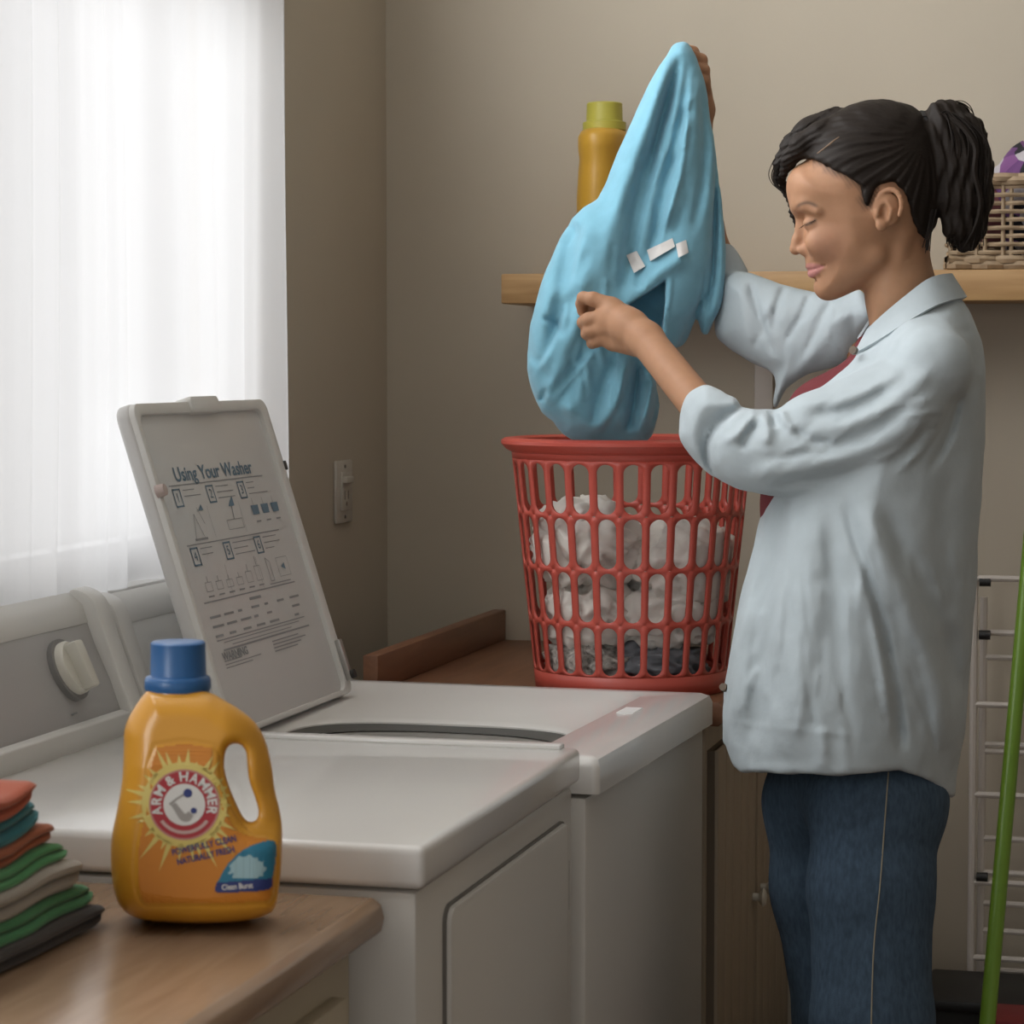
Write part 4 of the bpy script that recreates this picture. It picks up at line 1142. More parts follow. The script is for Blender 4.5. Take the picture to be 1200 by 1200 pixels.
for pts, a, s in (([(878, 330), (890, 370), (908, 420)], -5, 4), ([(920, 335), (910, 360), (905, 390)], -4, 4), ([(950, 345), (935, 375), (920, 400)], -4, 4), ([(975, 350), (960, 380), (940, 420)], -3, 4),
                  ([(868, 335), (872, 370), (880, 405)], 3, 7), ([(905, 350), (900, 390), (912, 430)], 3, 8), ([(995, 360), (960, 405), (925, 450)], 3, 8)):
    fold_f.ridge(pts, a * 1.3, s)
rw = random.Random(21)
for k in range(34):                                   # small creases
    u0 = rw.uniform(870, 1090); v0 = rw.uniform(470, 570); L = rw.uniform(25, 60); a_ = -0.42 + rw.uniform(-0.35, 0.35)
    fold_s.ridge([(u0, v0), (u0 + L * 0.5 * math.cos(a_), v0 + L * 0.5 * math.sin(a_) + rw.uniform(-3, 3)), (u0 + L * math.cos(a_), v0 + L * math.sin(a_))], rw.choice((-1, 1)) * rw.uniform(1.0, 2.2), rw.uniform(2.5, 4.5))
for k in range(60):
    u0 = rw.uniform(865, 1120); v0 = rw.uniform(590, 830); L = rw.uniform(40, 110); a_ = 1.57 - (u0 - 960) / 500 + rw.uniform(-0.18, 0.18)
    fold_t.ridge([(u0, v0), (u0 + L * 0.5 * math.cos(a_) + rw.uniform(-3, 3), v0 + L * 0.5), (u0 + L * math.cos(a_), v0 + L)], rw.choice((-1, 1)) * rw.uniform(0.9, 2.2), rw.uniform(3, 6))
for k in range(14):
    u0 = rw.uniform(870, 985); v0 = rw.uniform(335, 380); L = rw.uniform(20, 45); a_ = 1.9 + rw.uniform(-0.3, 0.3)
    fold_f.ridge([(u0, v0), (u0 + L * math.cos(a_), v0 + L * math.sin(a_))], rw.choice((-1, 1)) * rw.uniform(1, 2), rw.uniform(2.5, 4))
open_r = polyr([(1024, 376), (1016, 394), (1003, 416), (992, 430), (966, 452), (940, 467), (920, 474), (912, 472), (922, 456), (940, 442), (966, 434), (990, 420), (1005, 394), (1016, 372)], 40, 1.5, 2)
def shirt_torso(p, both=False):
    u, v, w_ = p
    R = np.interp(v, [345, 400, 480, 700, 930], [70, 140, 150, 172, 178]).astype(f32)
    d = inflate(torso_r(u, v), w_, R)
    near = np.clip(-w_ / 40, 0, 1)
    return (d, d - fold_t(u, v) * near) if both else d - fold_t(u, v) * near
def hem_v(u): return np.interp(u, [840, 850, 858, 868, 905, 960, 985, 1020, 1056, 1080, 1098, 1111, 1140], [868, 872, 895, 905, 906, 909, 909, 906, 903, 911, 922, 932, 940]).astype(f32)
def shirt_field(p):
    u, v, w_ = p
    base, d = shirt_torso(p, True)
    # hollow below the chest so that hem and front edges are cloth
    inner = np.maximum(base + np.interp(v, [640, 850, 890], [24, 22, 16]).astype(f32), 640 - v)
    q = [u, v, w_]
    # shoulders
    d = smin(d, cap([u, v, np.abs(w_)], (1076, 396, 34), (1094, 428, 110), 42, 46), 26)
    wc = np.interp(u, [800, 850, 900, 1100], [-22, -52, -78, -106]).astype(f32)
    s = inflate(sleeve_r(u, v), w_ - wc, 60) - fold_s(u, v) * np.clip((wc - w_) / 25, 0, 1)
    d = smin(d, s, 7)
    cu = inflate(cuff_r(u, v), w_ - np.interp(u, [795, 860], [-20, -58]).astype(f32), 44)
    d = smin(d, cu, 1.2)
    fw = np.interp(u, [840, 1000, 1040], [288, 178, 110]).astype(f32)
    fs = inflate(farsl_r(u, v), w_ - fw, 46) - fold_f(u, v) * np.clip((fw - w_) / 20, 0, 1)
    d = smin(d, fs, 14)
    d = smin(d, inflate(fcuff_r(u, v), w_ - 304, 34), 2)
    # cavities: inside of the hanging shirt, cuff mouths, neck, front opening
    d = smax(d, -inner, 3)
    d = smax(d, (v - hem_v(u)) * 0.9, 3)
    d = smax(d, -cap(q, (818, 480, 0), (780, 430, 75), 25, 29), 3)
    d = smax(d, -cap(q, (1050, 300, 0), (1056, 372, 0), 46, 44), 3)
    op = np.maximum(open_r(u, v), np.abs(w_ - 10) - 75)
    op = np.maximum(op, -(shirt_torso(p) + 16))
    d = smax(d, -op, 2)
    d = d + vnoise(p, 26, 3) * 1.5 + vnoise(p, 11, 1) * 0.6
    return d
shirt = px_object('overshirt', shirt_field, (786, 282, -185), (1172, 946, 340), 3.2, PC, shirt_m, person, extra=16)
tee_r = polyr([(1034, 384), (1014, 384), (1003, 402), (992, 421), (966, 437), (946, 447), (926, 466), (906, 520), (892, 572), (891, 610), (897, 650), (886, 700), (890, 780), (1000, 860), (1100, 800), (1130, 600), (1130, 450), (1100, 400)], 60, 2)
px_object('t_shirt', lambda p: np.maximum(inflate(tee_r(p[0], p[1]), p[2] - 12, 118), 46 - np.sqrt((p[0] - 1052) ** 2 + (p[2]) ** 2) - (p[1] - 395) * 2.0), (876, 375, -120), (1140, 870, 140), 4, PC, tee_m, person)

# collar leaves and buttons
def px3(lst): return [K(np.array(a), np.array(b_), np.array(PC + c * PC / FPX)) for a, b_, c in lst]
def ribbon(name, top, bot, th, material, parent, n=5):
    A = catmull(px3(top), n); B_ = catmull(px3(bot), n); m_ = len(A); k = 4
    V = []
    for i in range(m_):
        for j in range(k + 1): V.append(A[i] + (B_[i] - A[i]) * j / k)
    V = np.array(V).reshape(m_, k + 1, 3)
    du = np.gradient(V, axis=0); dv = np.gradient(V, axis=1); N = np.cross(du, dv); N /= np.linalg.norm(N, axis=2, keepdims=True) + 1e-12
    V2 = V - N * th
    allv = np.concatenate([V.reshape(-1, 3), V2.reshape(-1, 3)]); nv = m_ * (k + 1); F = []
    idx = lambda i, j, s: s * nv + i * (k + 1) + j
    for i in range(m_ - 1):
        for j in range(k):
            F.append((idx(i, j, 0), idx(i + 1, j, 0), idx(i + 1, j + 1, 0), idx(i, j + 1, 0)))
            F.append((idx(i, j, 1), idx(i, j + 1, 1), idx(i + 1, j + 1, 1), idx(i + 1, j, 1)))
        for j, s in ((0, 0), (k, 1)):
            a, b_, c, d_ = idx(i, j, 0), idx(i + 1, j, 0), idx(i + 1, j, 1), idx(i, j, 1)
            F.append((a, d_, c, b_) if s == 0 else (a, b_, c, d_))
    for i, s in ((0, 0), (m_ - 1, 1)):
        for j in range(k):
            a, b_, c, d_ = idx(i, j, 0), idx(i, j + 1, 0), idx(i, j + 1, 1), idx(i, j, 1)
            F.append((a, b_, c, d_) if s == 0 else (a, d_, c, b_))
    mb = MB().add(allv, F)
    return mb.build(name, material, parent, smooth=True, bevel=0.0)
ribbon('collar', [(1018, 388, -30), (1038, 369, -48), (1064, 347, -56), (1090, 327, -44), (1112, 322, -8), (1108, 326, 34), (1080, 342, 54), (1045, 362, 48), (1022, 374, 36)],
       [(1003, 416, -42), (1030, 401, -70), (1066, 378, -86), (1100, 358, -70), (1128, 350, -14), (1126, 352, 44), (1092, 366, 78), (1050, 385, 70), (1006, 398, 52)], 0.004, shirt_m, shirt)
btn = mat('brown_button', (0.12, 0.08, 0.05), 0.4)
for (u, v, w_) in ((1001, 411, -62), (849, 806, -28)):
    p = px3([(u, v, w_), (u - 2, v - 1, w_ - 5)])
    MB().tube(p, [0.0062, 0.0055], 12).build('button', btn, shirt, smooth=True)

# ---- jeans
fold_j = Raster(880, 1130, 880, 1620, 3)
for pts, a, s in (([(1040, 905), (1036, 960), (1030, 1040), (1022, 1110), (1020, 1200), (1020, 1400)], 2.4, 4), ([(1000, 945), (1030, 935), (1040, 928)], -3, 5), ([(985, 975), (1020, 962), (1035, 955)], -2.5, 5),
                  ([(1045, 990), (1075, 985), (1092, 1000)], -2.5, 6), ([(1080, 940), (1095, 970), (1092, 1010)], -3, 8), ([(960, 920), (975, 1000), (985, 1100)], 2, 14), ([(1040, 1060), (1060, 1130), (1062, 1220)], -2, 12), ([(1015, 1070), (1000, 1130), (1000, 1200)], -2, 9)):
    fold_j.ridge(pts, a, s)
def jeans_field(p):
    u, v, w_ = p
    p = [u, v, w_ * 1.12]
    n_ = chain(p, [(1024, 862, -44, 62), (1027, 940, -54, 77), (1021, 1040, -60, 72), (1022, 1200, -66, 70), (1022, 1280, -64, 66), (1024, 1540, -62, 50)], 20)
    n_ = n_ - fold_j(u, v) * np.clip((-60 - w_) / 25, 0, 1)
    n_ = smin(n_, ell(p, (1052, 935, -10), (56, 62, 88)), 30)
    f_ = chain(p, [(984, 862, 50, 66), (974, 940, 64, 77), (980, 1040, 74, 74), (1000, 1200, 78, 67), (1010, 1280, 80, 62), (1020, 1540, 84, 48)], 20)
    d = smin(n_, f_, 14)
    d = smin(d, ell(p, (1000, 900, 5), (80, 90, 70)), 30)
    d = np.maximum(d, v - 1548)
    d = np.maximum(d, 850 - v)
    return d + vnoise(p, 30, 2) * 0.7
jeans = px_object('jeans', jeans_field, (878, 842, -165), (1128, 1560, 175), 5, PC, jean_m, person, extra=8)
stitch = mat('pale_stitching', (0.30, 0.27, 0.20), 0.8)
sp_ = catmull([(1041, 905), (1037, 960), (1031, 1040), (1024, 1110), (1021, 1200), (1021, 1300)], 6)
def ray_w(field, u, v, w0, w1, n=140):
    ws = np.linspace(w0, w1, n).astype(f32)
    d = field([np.full(n, u, f32), np.full(n, v, f32), ws]); i = np.argmax(d < 0)
    return float(ws[i]) if (d < 0).any() else None
pts = [(u, v, ray_w(jeans_field, u, v, -165, 0)) for u, v in sp_]
MB().tube(px3([(u, v, w_ - 0.4) for u, v, w_ in pts if w_ is not None]), 0.0011, 5).build('side_seam', stitch, jeans, smooth=True)
# shoes on the floor (below the frame)
shoe_m = mat('white_canvas_shoe', (0.6, 0.6, 0.58), 0.7)
for a in ((1020, -60), (1012, 82)):
    c_ = PC + a[1] * PC / FPX
    vf = 430 + CAM_H * FPX / c_ * 1.0
    fl = on_z(a[0], 600 + (vf - 600), 0.0)
    p0 = K(np.array(a[0]), np.array(1548), np.array(c_)); x0, y0 = p0[0], p0[1]
    def shoe(p, x0=x0, y0=y0):
        d = chain(p, [(x0 + 0.03, y0, 0.045, 0.042), (x0 - 0.06, y0 - 0.02, 0.040, 0.038), (x0 - 0.15, y0 - 0.04, 0.032, 0.034)], 0.03)
        d = smin(d, cap(p, (x0 + 0.02, y0, 0.05), (x0 + 0.02, y0, 0.11), 0.04, 0.042), 0.03)
        return smax(d, 0.003 - p[2], 0.006)
    V, F = mesh_sdf(shoe, (x0 - 0.2, y0 - 0.12, -0.01), (x0 + 0.1, y0 + 0.08, 0.14), 0.006, extra=0.01)
    link('shoe', np_mesh('shoe', V, F), shoe_m, person, smooth=True)

# ---- hair
def hair_cap(p):
    u, v, w_ = p
    R = 72.0
    body = inflate(head_r(u, v), w_, np.interp(v, [150, 215, 255, 300], [66, 66, 62, 52]).astype(f32)) - 7
    ang = np.arctan2(v - 158, u - 1088 + 1e-3)
    rad = np.sqrt((v - 158) ** 2 + (u - 1088) ** 2)
    g = np.sin(ang * 34 + 2 * np.sin(w_ / 14) + np.sin(rad / 23)) * 0.9 + np.sin(ang * 71 + w_ / 5 + 1.5 * np.sin(rad / 17)) * 0.5
    body = body + g * np.clip(rad / 60, 0.2, 1)
    d = smax(body, cap_r(u, v) + vnoise(p, 5, 4) * 1.5, 7)
    return d
def hair_field(p):
    u, v, w_ = p
    d = hair_cap(p)
    # crown volume and the swept fringe
    d = smin(d, ell(p, (1035, 160, 0), (60, 42, 55)) + np.sin((u * 0.3 + v) * 0.35 + w_ * 0.2) * 0.8, 12)
    fr = chain(p, [(990, 150, -12, 18), (962, 158, -20, 15), (940, 170, -16, 13), (925, 186, -4, 9), (918, 204, 10, 5)], 8)
    fr = smin(fr, chain(p, [(980, 145, 25, 20), (950, 155, 30, 17), (930, 172, 34, 14), (916, 192, 38, 9), (914, 208, 44, 5), (921, 224, 48, 3.5), (930, 250, 50, 3), (934, 270, 50, 2)], 8), 6)
    fr = fr + np.sin((u * 0.6 + v * 0.8) * 1.0 + w_ * 0.35 + 1.2 * np.sin((u - v) * 0.05)) * 0.9 + np.sin((u * 0.6 + v * 0.8) * 2.1 - w_ * 0.5) * 0.4
    d = smin(d, fr, 6)
    # ponytail
    pt = chain(p, [(1086, 158, 0, 20), (1108, 146, -4, 25), (1126, 165, -6, 29), (1132, 200, -6, 30), (1134, 235, -8, 27), (1132, 262, -8, 22), (1131, 283, -10, 13)], 14)
    pt = smin(pt, chain(p, [(1100, 165, -16, 18), (1112, 200, -22, 22), (1116, 235, -24, 18), (1118, 268, -22, 13)], 8), 8)
    pt = pt + np.sin(u * 0.42 + 2.2 * np.sin(v * 0.06) + w_ * 0.25) * 1.5 + vnoise(p, 13, 6) * 3.0 + np.sin(u * 0.9 + w_ * 0.6 + 2 * np.sin(v * 0.045)) * 0.6
    return smin(d, pt, 6)
hair = px_object('hair', hair_field, (895, 108, -92), (1172, 306, 92), 1.9, PC, hair_m, person, extra=10)
rnd = random.Random(11)
st = MB()
def strand(pts, r, wj=0):
    st.tube(px3([tuple(q) for q in catmull(pts, 5)]), r, 4, False)
for k in range(150):                                  # ponytail curls and ends
    x = rnd.uniform(-1, 1); y = rnd.uniform(-1, 1); L = rnd.uniform(0.65, 1.08); cq = rnd.uniform(0, 6.28); am = rnd.uniform(1, 4)
    def wob(i): return am * math.sin(cq + i * 1.7)
    strand([(1092 + 4 * x, 150 + 6 * y, -8 + 14 * y), (1112 + 10 * x + wob(1), 135 + 6 * y + 6 * abs(x), -10 + 23 * y), (1132 + 23 * x + wob(2), 168 + 8 * y, -12 + 29 * y), (1134 + 26 * x + wob(3), 205 + 10 * y, -12 + 29 * y),
            (1133 + 25 * x + wob(4), 200 + 32 * L, -12 + 27 * y), (1132 + 23 * x + 1.5 * wob(5), 205 + 52 * L, -12 + 22 * y), (1131 + 18 * x + 2 * wob(6), 214 + 74 * L, -12 + 15 * y)], 0.0008)
for k in range(22):                                   # thicker wavy locks
    x = rnd.uniform(-1, 1); y = rnd.uniform(-1, 0.6); L = rnd.uniform(0.75, 1.05); cq = rnd.uniform(0, 6.28); am = rnd.uniform(3, 6)
    P_ = [(1096 + 3 * x, 148 + 6 * y, -8 + 10 * y), (1114 + 9 * x, 137 + 7 * abs(x), -12 + 22 * y), (1131 + 21 * x, 170, -14 + 28 * y), (1133 + 25 * x + am * math.sin(cq), 202, -14 + 28 * y), (1132 + 23 * x + am * math.sin(cq + 2), 200 + 36 * L, -14 + 26 * y), (1131 + 21 * x + am * math.sin(cq + 4), 208 + 58 * L, -14 + 20 * y), (1128 + 16 * x + 1.6 * am * math.sin(cq + 5.5), 214 + 78 * L, -14 + 12 * y)]
    Q_ = catmull(P_, 5); st.tube(px3([tuple(q) for q in Q_]), list(np.interp(np.linspace(0, 1, len(Q_)), [0, 0.3, 0.8, 1], [0.003, 0.0045, 0.0035, 0.0005])), 6, False)
for k in range(9):                                    # loose flyaway arcs at the top
    o_ = rnd.uniform(-4, 4)
    strand([(1085 + o_, 138, rnd.uniform(-15, 10)), (1100 + o_, 124 + o_, -5), (1120 + o_, 119 + rnd.uniform(-2, 5), 0), (1134 + o_, 126 + rnd.uniform(-3, 8), 2), (1141 + o_, 138 + rnd.uniform(-4, 8), 3)], 0.0007)
for k in range(16):                                   # fringe wisps
    o_ = rnd.uniform(-1, 1); w0 = 10 + 30 * rnd.random()
    strand([(965 + 6 * o_, 150 + 3 * o_, w0), (935 + 4 * o_, 163 + 4 * o_, w0 + 6), (915 + 4 * o_, 186 + 4 * o_, w0 + 10), (906 + 5 * o_, 204 + 3 * o_, w0 + 14), (909 + 5 * o_, 217 + 3 * o_, w0 + 14), (918 + 3 * o_, 226 + 2 * o_, w0 + 12)], 0.0008)
for k in range(14):                                   # nape
    o_ = rnd.uniform(0, 1)
    strand([(1090 + 8 * o_, 245, -40), (1086 + 6 * o_, 270, -36), (1082 + 6 * o_ + rnd.uniform(-2, 2), 292 + rnd.uniform(-4, 6), -30)], 0.0006)
pp_ = [(u_, v_, ray_w(hair_field, u_, v_, -92, 60)) for u_, v_ in catmull([(957, 181), (965, 175), (975, 167), (985, 160)], 4)]
pp_ = [q for q in pp_ if q[2] is not None]
put = MB().tube(px3([(a, b_, c + 0.6) for a, b_, c in pp_]), [0.0006] + [0.0017] * (len(pp_) - 2) + [0.0005], 8).build('hair_parting', mat('scalp_skin', (0.15, 0.09, 0.05), 0.7), hair, smooth=True)
s_o = st.build('hair_strands', hair_m, hair, smooth=True); s_o['kind'] = 'stuff'
ls = MB()
for k in range(9):
    t = k / 8; u0 = 942 + 15 * t; v0 = 264.2 - 7.4 * t - 1.2 * math.sin(t * PI); w0 = -(24 + 15 * t)
    ls.tube(px3([(u0, v0, w0 - 1), (u0 - 3.5, v0 + 2.6, w0 - 4), (u0 - 6, v0 + 3.2, w0 - 6)]), [0.0005, 0.0004, 0.0002], 4, False)
o = ls.build('eyelashes', hair_m, person, smooth=True); o['kind'] = 'stuff'
MB().tube(px3([(1083, 140, -18), (1090, 152, -24), (1092, 166, -18), (1090, 176, 0), (1090, 160, 22), (1084, 142, 18), (1080, 134, 0), (1083, 140, -18)]), 0.006, 8).build('hair_tie', mat('black_elastic', (0.012, 0.012, 0.013), 0.7), hair, smooth=True)
# ------------------------------------------------------------------ detergent bottle on the near counter
DC = 2.47
yel = mat('golden_yellow_plastic', (0.62, 0.29, 0.025), 0.32, noise=(10, 0.02), coat=0.2)
blue_cap = mat('blue_cap_plastic', (0.02, 0.105, 0.28), 0.35)
be = tag(empty('detergent_bottle', on_z(230, 1078, 0.862)), 'golden yellow detergent bottle with blue cap on the near countertop', 'bottle')
bot_r = polyr([(170, 812), (178, 809), (215, 808), (244, 811), (262, 820), (283, 833), (300, 848), (311, 868), (318, 895), (322, 925), (328, 950), (331, 975), (330, 1010), (327, 1040), (322, 1064), (308, 1074), (275, 1081), (235, 1084), (190, 1081), (158, 1075), (141, 1063), (133, 1040), (130, 1010), (131, 980), (137, 950), (143, 915), (145, 880), (146, 855), (155, 833)], 60, 1.0, 3)
hole_r = polyr([(263, 900), (264, 882), (270, 873), (280, 872), (288, 880), (290, 897), (292, 915), (299, 935), (303, 950), (301, 960), (292, 963), (284, 956), (274, 935), (267, 917)], 40, 1.0, 2)
lab_r = polyr([(181, 873), (250, 873), (258, 900), (262, 925), (280, 960), (300, 978), (322, 985), (322, 1048), (300, 1060), (190, 1062), (165, 1058), (158, 1030), (160, 985), (172, 930)], 40, 1.2, 2)
def bottle(p):
    u, v, w_ = p
    t = np.interp(v, [810, 850, 900, 1060], [16, 20, 26, 26]).astype(f32)
    ta = np.clip((u - 258) / 66, 0, 1); tb = np.clip((v - 960) / 40, 0, 1)
    th = (1 - 0.44 * ta * ta * (3 - 2 * ta) * (1 - 0.9 * tb * tb * (3 - 2 * tb))).astype(f32)
    d = inflate(bot_r(u, v), w_ / th, 36, t) * 0.8
    h = hole_r(u, v)
    d = smax(d, -h - 0.0, 16)
    d = d + 1.2 * np.exp(-(lab_r(u, v) / 1.8) ** 2) * (w_ < 0)             # fine step round the label field
    return smax(d, (v - 1082.5 + 0.0003 * (u - 230) ** 2), 5)
px_object('bottle_body', bottle, (122, 800, -72), (340, 1092, 72), 2.2, DC, yel, be, extra=24)
def ring_px(v, r, n=40, cu=208, k=1.0):
    a = np.linspace(0, 2 * PI, n, endpoint=False)
    return np.stack([cu + r * np.cos(a), np.full(n, v), k * r * np.sin(a)], 1)
def lathe_px(name, prof, cu, c0, material, parent, flut=0.0, n=72, cw=0.0):
    V = []; F = []
    s = c0 / FPX
    base = K(np.array(cu), np.array(prof[-1][0]), np.array(c0 + cw * s))
    px = s
    for v, r in prof:
        z = base[2] + (prof[-1][0] - v) * px
        for i in range(n):
            a = 2 * PI * i / n; rr2 = r * px * (1 + (flut if i % 2 else 0) * (1 if r > prof[0][1] * 0.6 else 0))
            V.append((base[0] + rr2 * math.cos(a), base[1] + rr2 * math.sin(a), z))
    for j in range(len(prof) - 1):
        for i in range(n): F.append((j * n + i, j * n + (i + 1) % n, (j + 1) * n + (i + 1) % n, (j + 1) * n + i))
    F.append(tuple(range(n))); F.append(tuple((len(prof) - 1) * n + i for i in range(n)))
    return MB().add(V, F).build(name, material, parent, smooth=True)
lathe_px('bottle_neck', [(796, 32), (806, 36), (815, 38), (830, 38)], 208, DC, yel, be)
cp = lathe_px('bottle_cap', [(751, 26), (751.5, 30), (753.5, 32), (790, 32.5), (792, 33.5)], 209, DC, blue_cap, be, flut=-0.012, n=96)
lathe_px('cap_collar', [(791, 33), (793, 37), (797, 38.8), (806, 39), (810, 37), (811, 33)], 208.5, DC, blue_cap, cp)

# printed label, laid on the bottle's surface
wcache = {}
ug, vg = np.meshgrid(np.arange(124, 338, 1.5), np.arange(806, 1090, 1.5), indexing='ij')
wl = np.full(ug.shape, 80.0)
for w_ in np.arange(10, -76, -0.5):
    d = bottle([ug.ravel().astype(f32), vg.ravel().astype(f32), np.full(ug.size, w_, f32)]).reshape(ug.shape)
    wl = np.where(d < 0, w_, wl)
surf = Raster(124, 338, 806, 1090, 1.5); surf.g = np.pad(wl, ((0, max(0, surf.nu - wl.shape[0])), (0, max(0, surf.nv - wl.shape[1]))), mode='edge')[:surf.nu, :surf.nv]
def lay(name, V2, F, material, parent, lift):
    V2 = np.array(V2, float)
    w_ = surf(V2[:, 0].astype(f32), V2[:, 1].astype(f32)) - lift - 1.0
    W = K(V2[:, 0], V2[:, 1], DC + w_ * DC / FPX)
    return MB().add(W, F).build(name, material, parent)
def disc(cu, cv, r0, r1, a0=0, a1=360, n=60, sq=1.0):
    V = []; F = []; m_ = 5
    for i in range(n + 1):
        a = math.radians(a0 + (a1 - a0) * i / n)
        for j in range(m_ + 1):
            r = r0 + (r1 - r0) * j / m_; V.append((cu + r * math.cos(a), cv + r * sq * math.sin(a)))
    for i in range(n):
        for j in range(m_):
            k = i * (m_ + 1) + j; F.append((k, k + 1, k + m_ + 2, k + m_ + 1))
    return V, F
amber = mat('label_amber', (0.56, 0.20, 0.018), 0.4); rays_m = mat('label_pale_yellow', (0.62, 0.50, 0.14), 0.4); lred = mat('label_red', (0.36, 0.025, 0.035), 0.4)
lwh = mat('label_white', (0.62, 0.61, 0.58), 0.4); lnavy = mat('label_navy', (0.02, 0.035, 0.16), 0.4); lteal = mat('label_teal', (0.02, 0.17, 0.27), 0.4); lsky = mat('label_pale_sky', (0.30, 0.46, 0.50), 0.4); lgrey = mat('label_sketch_grey', (0.30, 0.28, 0.26), 0.5)
# amber field: fine grid clipped to the label outline
uu, vv2 = np.meshgrid(np.arange(156, 326, 2.0), np.arange(870, 1066, 2.0), indexing='ij')
inside = (lab_r(uu.ravel().astype(f32), vv2.ravel().astype(f32)) < -2.5).reshape(uu.shape) & (hole_r(uu.ravel().astype(f32), vv2.ravel().astype(f32)) > 15).reshape(uu.shape)
F = []; nvv = uu.shape[1]
for i in range(uu.shape[0] - 1):
    for j in range(nvv - 1):
        if inside[i, j] and inside[i + 1, j] and inside[i, j + 1] and inside[i + 1, j + 1]: F.append((i * nvv + j, (i + 1) * nvv + j, (i + 1) * nvv + j + 1, i * nvv + j + 1))
use = sorted({k for f in F for k in f}); mp_ = {k: i for i, k in enumerate(use)}
lab = lay('label', [(uu.ravel()[k], vv2.ravel()[k]) for k in use], [[mp_[k] for k in f] for f in F], amber, be, 0.5)
LU, LV = 216, 943
V, F = disc(LU, LV, 0, 50); rnd = random.Random(5)
for k in range(30):
    a = 2 * PI * k / 30 + rnd.uniform(-0.06, 0.06); L = rnd.choice((60, 68, 76, 84)) * (1.0 if math.sin(a) > -0.3 else 0.88); hw = 0.075
    if -0.6 < a < 0.25 or a > 2 * PI - 0.6: L = min(L, 56)
    n0 = len(V)
    for j in range(5):
        r = 46 + (L - 46) * j / 4; h_ = hw * (1 - j / 4) * 46 / r
        V += [(LU + r * math.cos(a - h_), LV + r * math.sin(a - h_)), (LU + r * math.cos(a + h_), LV + r * math.sin(a + h_))]
    F += [(n0 + 2 * j, n0 + 2 * j + 1, n0 + 2 * j + 3, n0 + 2 * j + 2) for j in range(4)]
lay('sunburst', V, F, rays_m, lab, 0.9)['kind'] = 'stuff'
lay('badge_ring', *disc(LU, LV, 0, 40.5), lred, lab, 1.3)
lay('badge_edge', *disc(LU, LV, 39.3, 41.5), mat('label_edge_pink', (0.45, 0.20, 0.17), 0.4), lab, 1.5)
lay('badge_centre', *disc(LU, LV, 0, 24.5), lwh, lab, 1.7)
def arc_text(string, r, a_mid, size, flip=False, track=1.0):
    Vs = []; Fs = []; x = 0; adv = []
    for ch in string:
        if ch == ' ': adv.append((x, None)); x += size * 0.30; continue
        Vt, Ft = text_mesh(ch, size, 'LEFT', size * 0.03); wd = Vt[:, 0].max() - Vt[:, 0].min(); Vt[:, 0] -= Vt[:, 0].min()
        adv.append((x, (Vt, Ft, wd))); x += wd + size * 0.10 * track
    tot = x
    for x0, g in adv:
        if g is None: continue
        Vt, Ft, wd = g; n0 = len(Vs)
        for p in Vt:
            s_ = x0 + p[0] - tot / 2
            if not flip:
                a = a_mid + s_ / r; rr3 = r + p[1]
                Vs.append((LU + rr3 * math.sin(a), LV - rr3 * math.cos(a)))
            else:
                a = a_mid - s_ / r; rr3 = r - p[1]
                Vs.append((LU + rr3 * math.sin(a), LV - rr3 * math.cos(a)))
        Fs += [[i + n0 for i in f] for f in Ft]
    return Vs, Fs
V, F = arc_text('ARM & HAMMER', 32.4, 0.0, 15.5, track=1.1)
lay('badge_lettering', V, F, lwh, lab, 1.8)['kind'] = 'stuff'
V, F = disc(LU, LV, 30.5, 34.5, 35, 145)
lay('badge_ribbon', V, F, mat('label_pink_band', (0.50, 0.33, 0.30), 0.4), lab, 1.8)
# emblem: a bent arm holding a hammer
def stroke(pts, wds, lift=0):
    V = []; F = []
    P = catmull(pts, 4); W = np.interp(np.linspace(0, 1, len(P)), np.linspace(0, 1, len(wds)), wds)
    T_ = np.gradient(P, axis=0); T_ /= np.linalg.norm(T_, axis=1, keepdims=True)
    for p, t_, w_ in zip(P, T_, W): V += [(p[0] - t_[1] * w_, p[1] + t_[0] * w_), (p[0] + t_[1] * w_, p[1] - t_[0] * w_)]
    F = [(2 * i, 2 * i + 1, 2 * i + 3, 2 * i + 2) for i in range(len(P) - 1)]
    return V, F
V, F = stroke([(224, 953), (219, 958), (214, 957), (208, 949), (203, 942)], [3.5, 5, 4.5, 3.6, 3])
lay('emblem_arm', V, F, lgrey, lab, 2.0)
V, F = stroke([(199, 943), (206, 937), (214, 932), (220, 929)], [1.6, 1.3, 1.3, 1.3]); lay('emblem_hammer_handle', V, F, lgrey, lab, 2.1)
lay('emblem_hammer_head', *disc(220, 929.5, 0, 5.2, n=20), lnavy, lab, 2.2)
lay('emblem_cuff', *disc(227, 950, 0, 3.6, n=20), lnavy, lab, 2.2)
def tilt_text(string, cu, cv, size, ang, sx, material, name, lift=1.6, bold=0.0):
    Vt, Ft = text_mesh(string, size, 'CENTER', bold); c, s = math.cos(ang), math.sin(ang)
    V = [(cu + (p[0] * sx) * c + (p[1]) * s, cv + (p[0] * sx) * s - p[1] * c) for p in Vt]
    o = lay(name, V, Ft, material, lab, lift); o['kind'] = 'stuff'; return o
tilt_text('POWERFULLY CLEAN', 239, 991, 10.5, math.radians(-13), 0.76, lnavy, 'claim_text', bold=0.25)
tilt_text('NATURALLY FRESH', 241, 1003, 10.5, math.radians(-13), 0.76, lnavy, 'claim_text', bold=0.25)
pan = polyr([(323, 985), (324, 1005), (320, 1030), (316, 1043), (280, 1046), (256, 1047), (251, 1041), (257, 1028), (268, 1010), (285, 995), (303, 987)], 20, 0.8, 2)
